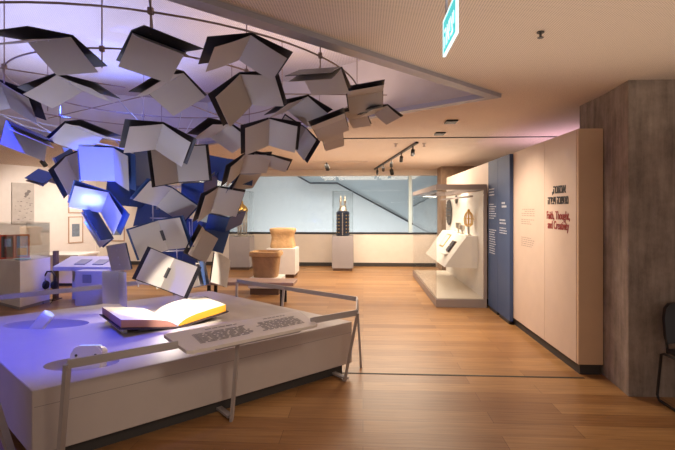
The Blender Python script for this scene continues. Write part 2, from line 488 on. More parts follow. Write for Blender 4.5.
REC = [(1.28, 4.38), (-2.6, 7.4), (-6.5, 5.5), (-2.03, 1.12)]
def ceiling_with_hole():
    bm = bmesh.new()
    out = [(6, 4.38), (-2.6, 12.7), (-13, 5.5), (-2.03, -3)]
    corners = [(6, 12.7), (-13, 12.7), (-13, -3), (6, -3)]
    T = 0.06
    def lay(z):
        r = [bm.verts.new((x, y, z)) for x, y in REC]
        o = [bm.verts.new((x, y, z)) for x, y in out]
        c = [bm.verts.new((x, y, z)) for x, y in corners]
        for i in range(4):
            j = (i + 1) % 4
            bm.faces.new((r[i], o[i], c[i], o[j], r[j]))
    lay(CEIL)
    return bm
struct('ceiling', ceiling_with_hole(), M['ceiling'])
# upper slab of the recess and its side walls
bm = bmesh.new(); add_prism(bm, REC, 3.38, 3.44)
struct('ceiling_recess', bm, M['recess'])
for i in range(4):
    a = REC[i]; b = REC[(i + 1) % 4]
    cx, cy = -2.03, 4.2
    def outp(p, k): return (cx + (p[0]-cx)*k, cy + (p[1]-cy)*k)
    bm = bmesh.new(); add_prism(bm, [a, b, outp(b, 1.02), outp(a, 1.02)], CEIL - 0.001, 3.44)
    struct('trim_%d' % (i + 2), bm, M['recess_wall'])
    bm = bmesh.new(); add_prism(bm, [outp(a, 0.965), outp(b, 0.965), outp(b, 1.012), outp(a, 1.012)], CEIL - 0.035, CEIL + 0.012)
    struct('trim_%d' % (i + 6), bm, M['flange'])
# ceiling slots
sbox('trim_10', (-1.2, 6.97, CEIL - 0.012), (3.4, 7.0, CEIL + 0.0), M['seam'])
sbox('trim_11', (-1.4, 10.42, CEIL - 0.012), (0.1, 10.46, CEIL + 0.0), M['recess_wall'])

YF = 12.6
# far wall with long window
WX0, WX1 = -4.75, 1.30
sbox('wall_far_lower', (-7.75, YF, 0.0), (6, YF + 0.15, 0.895), M['white_wall'])
sbox('wall_far_header', (-7.75, YF, 2.53), (6, YF + 0.15, CEIL + 0.02), M['white_wall'])
sbox('wall_far_left', (-7.75, YF, 0.895), (WX0, YF + 0.15, 2.53), M['white_wall'])
sbox('wall_far_right', (2.1, YF, 0.895), (6, YF + 0.15, 2.53), M['white_wall'])
sbox('baseboard_far', (-7.7, YF - 0.02, 0.0), (2.0, YF - 0.001, 0.10), M['toe'])
sbox('window_1', (WX0, YF + 0.06, 0.94), (2.1, YF + 0.075, 2.53), M['window_glass'])
bm = bmesh.new()
add_box(bm, (WX0, YF - 0.01, 0.895), (2.1, YF + 0.16, 0.945))
struct('trim_12', bm, M['dark_line'])
sbox('trim_13', (1.27, YF + 0.0, 0.945), (1.36, YF + 0.1, 2.53), M['mullion'])
# hall seen through the window
sbox('wall_stair_hall', (-9, 17.0, 0.0), (6, 17.1, 4.2), M['stair_wall'])
sbox('wall_stair_left', (-9.1, 12.75, 0.0), (-9.0, 17.1, 4.2), M['stair_wall'])
sbox('wall_stair_right', (6.0, 12.6, 0.0), (6.1, 17.1, 4.2), M['stair_wall'])
sbox('ceiling_stair_hall', (-9, 12.76, 3.6), (6, 17.1, 3.7), M['stair_wall'])

sc = thing('staircase', 'grey staircase descending to the right behind the long window', 'staircase', (-0.3, 16.8, 0))
prof = [(-2.37, 2.80), (-1.91, 2.54), (-0.93, 2.535), (1.67, 1.12), (3.5, 0.12), (5.0, 0.12), (5.0, 3.5), (-2.37, 3.5)]
bm = bmesh.new(); add_loft(bm, [(x, 16.25, z) for x, z in prof], [(x, 16.95, z) for x, z in prof])
wpart('flight', bm, M['stair'], sc)
bm = bmesh.new()
add_bar(bm, [(x, 16.22, z) for x, z in prof[:5]], 0.05, 0.055)
wpart('stringer', bm, M['dark_line'], sc)

# left wall, angled
WP = Vector((-8.859, 10.516)); WD = Vector((0.61, 1.11)).normalized(); WN = Vector((WD.y, -WD.x))
def wl(t, n=0.0): return (WP.x + WD.x*t + WN.x*n, WP.y + WD.y*t + WN.y*n)
bm = bmesh.new(); add_prism(bm, [wl(-6), wl(2.42), wl(2.42, -0.15), wl(-6, -0.15)], 0, CEIL + 0.02)
struct('wall_left', bm, M['left_wall'])
bm = bmesh.new(); add_prism(bm, [wl(-6, 0.015), wl(2.36, 0.015), wl(2.36, 0.001), wl(-6, 0.001)], 0, 0.08)
struct('baseboard_left', bm, M['toe'])

# ------------------------------------------------------------------ exhibition wall on the right
XW = 2.07
HW = 2.375
ex = thing('exhibition_wall', 'long cream panel wall with ochre edge and red and black title lettering', 'panel wall', (2.2, 5.4, 0))
for y0, y1 in ((4.462, 5.262), (5.266, 6.33)):
    wbox('panel', (XW, y0 if y0 != 4.462 else 4.50, 0.10), (2.305, y1, HW), M['panel'], ex, 0.003)
wbox('end_cap', (XW + 0.004, 4.462, 0.10), (2.305, 4.499, HW), M['panel_end'], ex, 0.002)
wbox('panel', (XW, 6.334, 0.10), (2.305, 11.3, HW), M['panel'], ex, 0.003)
wbox('toe_kick', (XW + 0.025, 4.48, 0.0), (2.29, 11.25, 0.10), M['toe'], ex)
# lettering frame: x of text -> -Y, y of text -> Z
def wall_mat(y, z, x=XW - 0.0005):
    return Matrix(((0, 0, -1, x - ex.location.x), (-1, 0, 0, y - ex.location.y), (0, 1, 0, z), (0, 0, 0, 1)))
def heb(s): return s[::-1]
text_mesh('lettering', heb('\u05d0\u05de\u05d5\u05e0\u05d4,'), 0.125, M['black_text'], ex, wall_mat(4.72, 1.77), 0.005, 'RIGHT', width=0.33, offset=0.003)
text_mesh('lettering', heb('\u05de\u05d7\u05e9\u05d1\u05d4 \u05d5\u05d9\u05e6\u05d9\u05e8\u05d4'), 0.125, M['black_text'], ex, wall_mat(4.66, 1.655), 0.005, 'RIGHT', width=0.50, offset=0.003)
text_mesh('lettering', 'Faith, Thought,', 0.125, M['red_text'], ex, wall_mat(5.20, 1.49), 0.004, 'LEFT', width=0.56, offset=0.0015)
text_mesh('lettering', 'and Creativity', 0.125, M['red_text'], ex, wall_mat(5.17, 1.385), 0.004, 'LEFT', width=0.52, offset=0.0015)
rnd = random.Random(4)
def text_lines(name, m, parent, mk, width, n, pitch, thick, ragged=0.35, gap=None, align=1, words_per=None):
    """n fine lines of word-length dashes; mk(u, v) -> world corner"""
    bm = bmesh.new()
    for i in range(n):
        if gap and i in gap: continue
        w = width * (1 - rnd.random() * ragged)
        u = width - w if align < 0 else 0.0
        end = u + w
        while u < end - 0.01:
            ww = min(end - u, rnd.uniform(0.03, 0.085) * width / 0.4)
            q = [mk(u, -i*pitch), mk(u + ww, -i*pitch), mk(u + ww, -i*pitch - thick), mk(u, -i*pitch - thick)]
            bm.faces.new([bm.verts.new(p) for p in q])
            u += ww + 0.014 * width / 0.4
    return wpart(name, bm, m, parent)
def on_wall(y, z, x): return lambda u, v: (x, y - u, z + v)
text_lines('text_block', M['tan_text'], ex, on_wall(6.02, 1.60, XW - 0.0015), 0.46, 4, 0.026, 0.010, align=-1)
text_lines('text_block', M['tan_text'], ex, on_wall(6.02, 1.47, XW - 0.0015), 0.46, 3, 0.026, 0.010)
text_lines('text_block', M['tan_text'], ex, on_wall(6.02, 1.24, XW - 0.0015), 0.46, 5, 0.026, 0.010)

# two blue panels in front of the wall
for k, (y0, y1, lab) in enumerate(((6.325, 6.868, 'slate blue text panel next to the cream wall, two short blocks of lettering'),
                                   (6.876, 7.39, 'slate blue text panel beside the display case, long column of lettering'))):
    bp = thing('text_panel', lab, 'panel', (XW - 0.03, (y0 + y1) / 2, 0), group='blue text panels')
    wbox('board', (XW - 0.052, y0, 0.05), (XW - 0.004, y1, 2.36), M['blue_panel'], bp, 0.003)
    wbox('foot', (XW - 0.046, y0 + 0.05, 0.0), (XW - 0.012, y1 - 0.05, 0.05), M['toe'], bp)
    if k == 0:
        text_lines('text_block', M['white_text'], bp, on_wall(6.68, 1.70, XW - 0.0535), 0.22, 2, 0.05, 0.028)
        text_lines('text_block', M['white_text'], bp, on_wall(6.78, 1.45, XW - 0.0535), 0.34, 2, 0.045, 0.022)
        text_lines('text_block', M['white_text'], bp, on_wall(6.78, 1.33, XW - 0.0535), 0.34, 3, 0.035, 0.014)
    else:
        text_lines('text_block', M['white_text'], bp, on_wall(7.33, 1.92, XW - 0.0535), 0.30, 3, 0.045, 0.018)
        text_lines('text_block', M['white_text'], bp, on_wall(7.33, 1.68, XW - 0.0535), 0.38, 7, 0.036, 0.014)
        text_lines('text_block', M['white_text'], bp, on_wall(7.33, 1.28, XW - 0.0535), 0.38, 11, 0.036, 0.014)

# concrete pillar on the right and brown stone pillar behind
bm = bmesh.new(); add_prism(bm, [(2.262, 3.975), (4.4, 3.975), (4.4, 4.95), (2.312, 4.95), (2.312, 4.46)], 0.0, CEIL)
struct('wall_right_pillar', bm, M['concrete'])
pb = sbox('wall_back_pillar', (2.02, 11.75, 0.0), (3.6, 12.4, CEIL), M['brown_block'])

# ------------------------------------------------------------------ display case
cx0, cx1, cy0, cy1 = 1.185, 2.0, 7.395, 10.85
dc = thing('display_case', 'tall glazed display case with taupe frame beside the blue panels', 'display case', (1.62, 9.1, 0))
wbox('base', (cx0, cy0, 0.0), (cx1, cy1, 0.13), M['case_frame'], dc, 0.004)
wbox('floor_panel', (cx0 + 0.03, cy0 + 0.05, 0.131), (cx1 - 0.01, cy1 - 0.03, 0.14), M['case_inside'], dc)
wbox('back_panel', (cx1 - 0.03, cy0 + 0.05, 0.141), (cx1 - 0.004, cy1 - 0.03, 1.90), M['case_white'], dc)
bm = bmesh.new(); fw = 0.055
add_box(bm, (cx0, cy0, 1.915), (cx1, cy0 + fw, 2.0)); add_box(bm, (cx0, cy1 - fw, 1.915), (cx1, cy1, 2.0))
add_box(bm, (cx0, cy0 + fw, 1.915), (cx0 + fw, cy1 - fw, 2.0)); add_box(bm, (cx1 - fw, cy0 + fw, 1.915), (cx1, cy1 - fw, 2.0)); wpart('canopy', bm, M['case_frame'], dc)
wbox('glass_lid', (cx0 + fw, cy0 + fw, 1.96), (cx1 - fw, cy1 - fw, 1.97), M['glass'], dc)
wbox('post', (cx1 - 0.05, cy0, 0.13), (cx1, cy0 + 0.045, 1.915), M['case_frame'], dc)
wbox('glass_pane', (cx0 + 0.004, cy0 + 0.012, 0.13), (cx1 - 0.052, cy0 + 0.022, 1.915), M['glass'], dc)
wbox('glass_pane', (cx0 + 0.004, cy0 + 0.026, 0.13), (cx0 + 0.014, cy1 - 0.02, 1.915), M['glass'], dc)
wbox('glass_pane', (cx0 + 0.016, cy1 - 0.026, 0.13), (cx1 - 0.035, cy1 - 0.016, 1.915), M['glass'], dc)
wbox('light_bar', (1.80, cy0 + 0.3, 1.80), (1.85, cy1 - 0.3, 1.83), M['case_frame'], dc)
# sloping wall-hung plinth inside the case
sec = [(1.40, 0.60), (1.78, 1.13), (1.968, 1.13), (1.968, 0.58)]
bm = bmesh.new(); add_loft(bm, [(x, 7.85, z) for x, z in sec], [(x, 10.2, z) for x, z in sec])
wpart('sloping_shelf', bm, M['case_white'], dc)
# open book on the slope (local frame of the slope)
sl = Vector((0.38, 0, 0.53)).normalized(); sn = Vector((-sl.z, 0, sl.x))
def on_slope(s, y, h): 
    p = Vector((1.40, 0, 0.60)) + sl * s + sn * h
    return (p.x, y, p.z)
def slope_slab(bm, s0, s1, y0, y1, h0, h1):
    A = [on_slope(s, y, h0) for s, y in ((s0, y0), (s1, y0), (s1, y1), (s0, y1))]
    B = [on_slope(s, y, h1) for s, y in ((s0, y0), (s1, y0), (s1, y1), (s0, y1))]
    add_loft(bm, A, B)
def rest(name, label, cat, ox, build):
    t = thing(name, label, cat, ox); build(t); return t
bk = thing('display_book', 'small open brown book on the sloping white shelf in the case', 'book', on_slope(0.34, 8.35, 0.002))
bm = bmesh.new(); slope_slab(bm, 0.26, 0.50, 8.22, 8.48, 0.001, 0.014); wpart('cover', bm, M['book_brown'], bk)
bm = bmesh.new(); slope_slab(bm, 0.27, 0.375, 8.23, 8.47, 0.0142, 0.035); slope_slab(bm, 0.385, 0.49, 8.23, 8.47, 0.0142, 0.035); wpart('pages', bm, M['leather'], bk)
wbox('rest', (1.44, 8.22, on_slope(0.2, 0, 0)[2] + 0.02), (1.54, 8.48, on_slope(0.2, 0, 0)[2] + 0.03), M['case_white'], bk)
lf = thing('display_leaf', 'yellowed manuscript leaf on the sloping shelf behind the brown book', 'manuscript', on_slope(0.35, 9.2, 0.002))
bm = bmesh.new(); slope_slab(bm, 0.30, 0.60, 9.0, 9.4, 0.001, 0.012); wpart('board', bm, M['gold'], lf)
bm = bmesh.new(); slope_slab(bm, 0.33, 0.57, 9.03, 9.37, 0.0122, 0.014); wpart('leaf', bm, M['paper'], lf)
# silver cups and crown finial on the ledge
for y, r, h, lab in ((8.95, 0.055, 0.20, 'taller silver cup on the case ledge, further from the crown'), (8.62, 0.050, 0.16, 'shorter silver cup on the case ledge, nearer the crown')):
    bm = bmesh.new()
    add_lathe(bm, [(r*0.8, 0), (r*0.8, 0.01), (r*0.3, 0.03), (r*0.35, h*0.35), (r, h*0.5), (r*1.05, h), (r*0.95, h), (r*0.9, h*0.55)], 18)
    o = mesh_obj('silver_cup', bm, M['silver']); smooth_by_angle(o); o.location = (1.87, y, 1.131)
    tag(o, lab, 'cup', 'silver cups in the case')
cf = thing('crown_finial', 'gilt openwork crown finial standing on the case ledge', 'finial', (1.87, 8.1, 1.131))
bm = bmesh.new(); add_lathe(bm, [(0.05, 0), (0.05, 0.015), (0.022, 0.03), (0.02, 0.16), (0.03, 0.17)], 16)
smooth_by_angle(mesh_obj('stem', bm, M['silver'], cf))
bm = bmesh.new()
for k in range(10):
    a = 2*PI*k/10; c, s = math.cos(a), math.sin(a)
    add_tube(bm, [(0.028*c, 0.028*s, 0.16), (0.07*c, 0.07*s, 0.20), (0.082*c, 0.082*s, 0.30), (0.06*c, 0.06*s, 0.38), (0.03*c, 0.03*s, 0.42)], 0.008, 6)
for z, r in ((0.20, 0.072), (0.30, 0.084), (0.38, 0.06)):
    add_tube(bm, [(r*math.cos(2*PI*k/16), r*math.sin(2*PI*k/16), z) for k in range(16)], 0.007, 6, closed=True)
smooth_by_angle(mesh_obj('cage', bm, M['gold'], cf))
bm = bmesh.new(); bmesh.ops.create_uvsphere(bm, u_segments=12, v_segments=8, radius=0.028); bmesh.ops.translate(bm, verts=bm.verts[:], vec=(0, 0, 0.44))
mesh_obj('knob', bm, M['gold'], cf, True)
# dark openwork ovals on the case back
for y, z, r, lab in ((10.35, 1.53, 0.30, 'dark openwork disc hanging on the back of the display case'), (9.55, 1.80, 0.09, 'small dark disc high on the back of the display case')):
    d = thing('openwork_disc', lab, 'disc', (cx1 - 0.045, y, z))
    bm = bmesh.new()
    n = 40
    add_lathe(bm, [(0.001, 0), (r, 0), (r, 0.012), (r * 0.96, 0.016), (0.001, 0.018)], n)
    bmesh.ops.rotate(bm, verts=bm.verts[:], cent=(0,0,0), matrix=Matrix.Rotation(-PI/2, 3, 'Y'))
    mesh_obj('plate', bm, M['oval'], d)
    bm = bmesh.new()
    for q in range(3):
        rr = r * (0.3 + 0.28*q)
        for k in range(6 + 6*q):
            a = 2*PI*k/(6 + 6*q)
            b2 = bmesh.new(); bmesh.ops.create_uvsphere(b2, u_segments=8, v_segments=5, radius=r*0.055)
            bmesh.ops.translate(b2, verts=b2.verts[:], vec=(-0.018, rr*math.cos(a), rr*math.sin(a))); merge(bm, b2)
    mesh_obj('studs', bm, M['stud'], d, True)
    bm = bmesh.new(); add_box(bm, (0.0, -0.01, -0.01), (0.014, 0.01, 0.01)); mesh_obj('hook', bm, M['black'], d)

# ------------------------------------------------------------------ plinth
PA, PB, PC, PD = (-1.997, 2.611), (-0.107, 4.397), (-2.06, 5.95), (-3.95, 4.16)
pcx = sum(p[0] for p in (PA, PB, PC, PD)) / 4; pcy = sum(p[1] for p in (PA, PB, PC, PD)) / 4
def inset(p, k): return (pcx + (p[0]-pcx)*k, pcy + (p[1]-pcy)*k)
pt = thing('plinth', 'large white angular plinth carrying an open book under the hanging book sculpture', 'plinth', (pcx, pcy, 0))
bm = bmesh.new(); add_prism(bm, [PA, PB, PC, PD], 0.10, 0.50)
bmesh.ops.bevel(bm, geom=bm.edges[:], offset=0.004, segments=1, affect='EDGES')
body = wpart('body', bm, M['plinth'], pt)
HOLES = [((-3.02, 4.14), 0.39, 0.18, 5), ((-2.00, 3.10), 0.25, 0.15, 10), ((-2.02, 5.38), 0.24, 0.15, -60)]
cutters = []
for (hx, hy), ra, rb, deg in HOLES:
    cb = bmesh.new(); bmesh.ops.create_uvsphere(cb, u_segments=40, v_segments=20, radius=1.0)
    mt = Matrix.Translation((hx - pcx, hy - pcy, 0.50)) @ Matrix.Rotation(math.radians(deg), 4, 'Z') @ Matrix.Diagonal((ra, rb, 0.16, 1))
    cb.transform(mt)
    cu = mesh_obj('cut', cb, M['plinth']); cu.location = pt.location; cutters.append(cu)
    md = body.modifiers.new('b', 'BOOLEAN'); md.operation = 'DIFFERENCE'; md.object = cu; md.solver = 'EXACT'
bpy.context.view_layer.update()
dg = bpy.context.evaluated_depsgraph_get()
me = bpy.data.meshes.new_from_object(body.evaluated_get(dg))
body.modifiers.clear(); body.data = me; me.name = 'body'
for cu in cutters: bpy.data.objects.remove(cu)
smooth_by_angle(body, 30)
bm = bmesh.new(); add_prism(bm, [inset(p, 0.95) for p in (PA, PB, PC, PD)], 0.0, 0.10)
wpart('toe_kick', bm, M['toe'], pt)
# thin joints on the plinth front
U = Vector((PB[0]-PA[0], PB[1]-PA[1])).normalized(); NO = Vector((U.y, -U.x))
def pf(t, n, z): return (PA[0] + U.x*t + NO.x*n, PA[1] + U.y*t + NO.y*n, z)
bm = bmesh.new()
add_loft(bm, [pf(0.01, 0.0006, 0.395), pf(2.59, 0.0006, 0.395), pf(2.59, 0.0006, 0.398), pf(0.01, 0.0006, 0.398)],
             [pf(0.01, -0.004, 0.395), pf(2.59, -0.004, 0.395), pf(2.59, -0.004, 0.398), pf(0.01, -0.004, 0.398)])
wpart('joint', bm, M['grey_text'], pt)

# guard rails
gr = thing('guard_rail', 'grey steel guard rail leaning out along the front of the plinth', 'rail', pf(1.2, 0.2, 0))
R0 = (-1.70, 2.50, 0.705); R1 = (-0.045, 3.90, 0.705); R2 = (-0.06, 4.504, 0.70); R3 = (-1.572, 5.545, 0.70)
bm = bmesh.new(); add_bar(bm, [R0, Vector(R0).lerp(Vector(R1), 0.29)], 0.012, 0.05); wpart('handrail', bm, M['rail'], gr)
bm = bmesh.new(); add_bar(bm, [Vector(R0).lerp(Vector(R1), 0.775), R1], 0.012, 0.05); wpart('handrail', bm, M['rail'], gr)
def post(top, base, parent, w=0.022, d=0.05):
    bm = bmesh.new(); add_bar(bm, [top, base], d, w); wpart('post', bm, M['rail'], parent)
post((R0[0], R0[1], 0.71), pf(0.12, 0.13, 0.0), gr)
tpm = pf(1.20, 0.33, 0.655); post(tpm, pf(1.24, 0.15, 0.0), gr)
post((R1[0], R1[1], 0.71), pf(2.42, 0.10, 0.0), gr)
for t in (0.12, 1.24, 2.42):
    bm = bmesh.new(); add_bar(bm, [pf(t, 0.13, 0.025), pf(t, -0.062, 0.025)], 0.045, 0.018); wpart('foot', bm, M['rail'], gr)
g2 = thing('guard_rail', 'grey steel guard rail along the far right side of the plinth', 'rail', (-0.8, 5.0, 0), group=None)
bm = bmesh.new(); add_bar(bm, [(-0.058, 3.955, 0.70), (R2[0], R2[1], 0.70), R3], 0.012, 0.045); wpart('handrail', bm, M['rail'], g2)
post(R3, (-1.62, 5.68, 0.0), g2)
post((-0.90, 5.083, 0.70), (-0.97, 5.16, 0.0), g2)
post((R2[0], R2[1], 0.70), (-0.02, 4.56, 0.0), g2)
g3 = thing('guard_rail', 'blue-lit steel guard rail along the far left side of the plinth', 'rail', (-3.4, 4.7, 0))
bm = bmesh.new(); add_bar(bm, [(-2.45, 5.67, 0.70), (-3.007, 5.06, 0.70), (-3.72, 4.35, 0.70), (-4.35, 3.72, 0.70)], 0.012, 0.05); wpart('handrail', bm, M['rail'], g3)
post((-2.45, 5.67, 0.70), (-2.40, 5.75, 0.0), g3); post((-4.35, 3.72, 0.70), (-4.2, 3.8, 0.0), g3)
g4 = thing('guard_rail', 'short steel guard post at the near left corner of the plinth', 'rail', (-2.3, 2.45, 0))
bm = bmesh.new(); add_bar(bm, [(-3.40, 3.42, 0.70), (-2.08, 2.36, 0.70)], 0.012, 0.05); wpart('handrail', bm, M['rail'], g4)
post((-2.10, 2.38, 0.71), (-2.18, 2.70, 0.0), g4); post((-3.38, 3.40, 0.71), (-3.30, 3.62, 0.0), g4)

# reading board on the front rail
rb = thing('reading_board', 'white sloping reading board with grey text blocks clamped to the front rail', 'board', pf(1.3, 0.3, 0.66))
def bq(t, s, h):   # s 0 = inner edge, 1 = outer edge
    n = 0.12 + 0.33 * s; z = 0.715 - 0.05 * s
    return pf(t, n, z + h)
bm = bmesh.new()
outl = [(0.74, 0.04), (0.77, 0.0), (1.80, 0.0), (1.86, 0.05), (1.84, 0.95), (1.80, 1.0), (0.82, 1.0), (0.78, 0.95)]
add_loft(bm, [bq(t, s, 0.0) for t, s in outl], [bq(t, s, 0.022) for t, s in outl])
wpart('board', bm, M['board'], rb)
def on_board(t, s): return lambda u, v: bq(t + u, s - v, 0.0235)
text_lines('text_block', M['grey_text'], rb, on_board(0.90, 0.30), 0.42, 9, 0.055, 0.034, 0.12)
text_lines('text_block', M['grey_text'], rb, on_board(1.38, 0.30), 0.38, 9, 0.055, 0.034, 0.12, align=-1)
text_lines('text_block', M['grey_text'], rb, on_board(1.02, 0.14), 0.25, 1, 0.055, 0.04, 0.0)
text_lines('text_block', M['grey_text'], rb, on_board(1.50, 0.14), 0.20, 1, 0.055, 0.04, 0.0)
bm = bmesh.new(); add_loft(bm, [pf(1.0, 0.30, 0.640), pf(1.7, 0.30, 0.640), pf(1.7, 0.40, 0.640), pf(1.0, 0.40, 0.640)], [bq(1.0, 0.55, -0.001), bq(1.7, 0.55, -0.001), bq(1.7, 0.85, -0.001), bq(1.0, 0.85, -0.001)])
wpart('bracket', bm, M['rail'], rb)

# projector housings sunk in the plinth
def housing(loc, rz, tilt, label, lens_m, scale=1.0, hh=0.16):
    t = thing('uplight', label, 'light', loc, group='uplights sunk in the plinth', rot=(0, tilt, rz))
    t.rotation_mode = 'XYZ'
    w, h, d = 0.105*scale, hh*scale, 0.11*scale
    out = []
    n = 6; r = 0.045*scale
    pr = [(-w*1.08, -0.10*scale), (w*1.08, -0.10*scale)]
    for k in range(n + 1):
        a = PI/2*k/n; pr.append((w - r + r*math.cos(a), h - r + r*math.sin(a)))
    for k in range(n + 1):
        a = PI/2 + PI/2*k/n; pr.append((-w + r + r*math.cos(a), h - r + r*math.sin(a)))
    bm = bmesh.new()
    add_loft(bm, [(-d/2, y, z) for y, z in pr], [(d/2, y, z) for y, z in pr])
    es = [e for e in bm.edges if abs(e.verts[0].co.x - e.verts[1].co.x) < 1e-6]
    bmesh.ops.bevel(bm, geom=es, offset=0.012, segments=2, affect='EDGES')
    smooth_by_angle(mesh_obj('housing', bm, M['housing'], t), 35)
    bm = bmesh.new()
    add_lathe(bm, [(w*0.72, h), (w*0.72, h + 0.004), (w*0.62, h + 0.008)], 24, (0, 0, 0), d*0.62/w, 1.0)
    mesh_obj('lens', bm, lens_m, t, True)
    for s in (-1, 1):
        bm = bmesh.new(); add_lathe(bm, [(0.009, 0), (0.009, 0.004)], 10)
        bmesh.ops.rotate(bm, verts=bm.verts[:], cent=(0,0,0), matrix=Matrix.Rotation(-PI/2, 3, 'Y'))
        bmesh.ops.translate(bm, verts=bm.verts[:], vec=(-d/2, s*w*0.62, h*0.6)); mesh_obj('screw', bm, M['screw'], t)
    return t
housing((-3.11, 4.04, 0.40), math.radians(25), math.radians(36), 'white rounded uplight in the plinth hollow on the far left', M['lens_white'], 0.95, 0.27)
housing((-1.935, 3.06, 0.47), math.radians(97), math.radians(18), 'white rounded uplight in the front hollow, back plate with two screws', M['lens_white'])
housing((-1.98, 5.42, 0.41), math.radians(-110), math.radians(45), 'blue-glowing uplight in the plinth hollow behind the open book', M['lens'], 0.9)

# the open book lying on the plinth
ob = thing('open_book', 'large open book with blank white pages and golden edge lying on the plinth', 'book', (-1.94, 4.31, 0.5))
ob.rotation_euler = (0, 0, math.atan2(U.y, U.x))
L2, W2 = 0.33, 0.485
bm = bmesh.new()
prof = [(-W2 - 0.02, 0.085), (-0.03, 0.012), (0.03, 0.012), (W2 + 0.02, 0.085), (W2 + 0.02, 0.075), (0.03, 0.0), (-0.03, 0.0), (-W2 - 0.02, 0.075)]
add_loft(bm, [(x, -L2 - 0.02, z) for x, z in prof], [(x, L2 + 0.02, z) for x, z in prof])
mesh_obj('cover', bm, M['leather'], ob)
def page_block(sgn, edge, label):
    bm = bmesh.new(); n = 14
    top, bot = [], []
    for k in range(n + 1):
        f = k / n; x = sgn * (0.006 + (W2 - 0.006) * f)
        base = 0.016 + max(0.0, (abs(x) - 0.03)) * (0.073 / (W2 - 0.01))
        th = 0.062 * (1 - math.exp(-f * 9)) + 0.004
        bot.append((x, base)); top.append((x, base + th))
    ring = top + bot[::-1]
    A = [bm.verts.new((x, -L2, z)) for x, z in ring]; B = [bm.verts.new((x, L2, z)) for x, z in ring]
    m = len(ring)
    bm.faces.new(A).material_index = 1; bm.faces.new(B[::-1]).material_index = 1
    for i in range(m):
        j = (i + 1) % m
        f = bm.faces.new((A[i], A[j], B[j], B[i]))
        f.material_index = 0 if (i < n or i > n + 1) else 1
    o = mesh_obj('page_block', bm, [M['paper'], edge], ob)
    smooth_by_angle(o, 35); o['label'] = label
page_block(1, M['gilt'], 'golden page edges')
page_block(-1, M['rose_edge'], 'rose brown page edges')
bm = bmesh.new(); add_box(bm, (-0.3, -0.22, 0.0), (0.3, 0.22, 0.004)); 
for sx in (-1, 1):
    b2 = bmesh.new(); add_prism(b2, [(sx*0.40, -0.2), (sx*0.44, -0.2), (sx*0.44, 0.2), (sx*0.40, 0.2)], 0.0, 0.066); merge(bm, b2)
mesh_obj('cradle', bm, M['housing'], ob)

# ------------------------------------------------------------------ hanging book sculpture
fr = thing('suspension_frame', 'bronze pipe rings and rods hanging under the ceiling recess to carry the books', 'frame', (-2.0, 4.3, CEIL))
AXX, AXY = -2.0, 4.3
MX, MY = -2.15, 4.95
def ring_pts(r, z, n=72, a0=0.0, a1=2*PI, cx=AXX, cy=AXY):
    return [(cx + r*math.cos(a0 + (a1-a0)*k/n), cy + r*math.sin(a0 + (a1-a0)*k/n), z) for k in range(n + (0 if a1-a0 > 6.28 else 1))]
for r, z in ((1.95, 2.73), (1.22, 2.74)):
    bm = bmesh.new(); add_tube(bm, ring_pts(r, z), 0.007, 8, closed=True); wpart('ring', bm, M['pipe'], fr, True)
hang = []
for r, offs in ((1.95, 0.1), (1.22, 0.35)):
    n = 10 if r > 1.5 else 7
    for k in range(n):
        a = 2*PI*k/n + offs
        x, y = AXX + r*math.cos(a), AXY + r*math.sin(a)
        bm = bmesh.new(); add_tube(bm, [(x, y, 2.60), (x, y, 3.38)], 0.005, 6); wpart('hanger', bm, M['pipe'], fr)
        bm = bmesh.new(); add_box(bm, (x-0.015, y-0.015, 2.715), (x+0.015, y+0.015, 2.755), 0.004); wpart('clamp', bm, M['pipe'], fr)
        if k % 2 == 0 and r > 1.5:
            bm = bmesh.new(); add_tube(bm, [(AXX + 0.3*math.cos(a), AXY + 0.3*math.sin(a), 2.74), (AXX + 2.25*math.cos(a), AXY + 2.25*math.sin(a), 2.74)], 0.006, 6); wpart('spoke', bm, M['pipe'], fr)
# inner mast of pale rods with rungs
for k in range(5):
    a = 2*PI*k/5 + 0.3
    pts = [(MX + r*math.cos(a), MY + r*math.sin(a), z) for r, z in ((0.33, 0.80), (0.22, 1.3), (0.22, 2.0), (0.3, 2.45), (0.6, 2.73))]
    bm = bmesh.new(); add_tube(bm, pts, 0.005, 6); wpart('mast_rod', bm, M['wire'], fr, True)
for z, r in ((0.81, 0.36), (1.15, 0.24), (1.5, 0.22), (1.85, 0.22), (2.2, 0.25)):
    bm = bmesh.new(); add_tube(bm, ring_pts(r, z, 36, cx=MX, cy=MY), 0.008, 6, closed=True); wpart('hoop', bm, M['wire'], fr, True)
for k in range(8):
    a = 2*PI*k/8
    x, y = MX + 0.36*math.cos(a), MY + 0.36*math.sin(a)
    bm = bmesh.new(); add_tube(bm, [(x, y, 0.765), (x, y, 0.86)], 0.009, 6); wpart('peg', bm, M['wire'], fr)
for k in range(8):
    a = 2*PI*k/8; b = a + 0.9
    bm = bmesh.new(); add_tube(bm, [(MX + 0.22*math.cos(a), MY + 0.22*math.sin(a), 1.15 + 0.1*k), (MX + 0.22*math.cos(b), MY + 0.22*math.sin(b), 1.45 + 0.1*k)], 0.006, 6); wpart('brace', bm, M['wire'], fr)

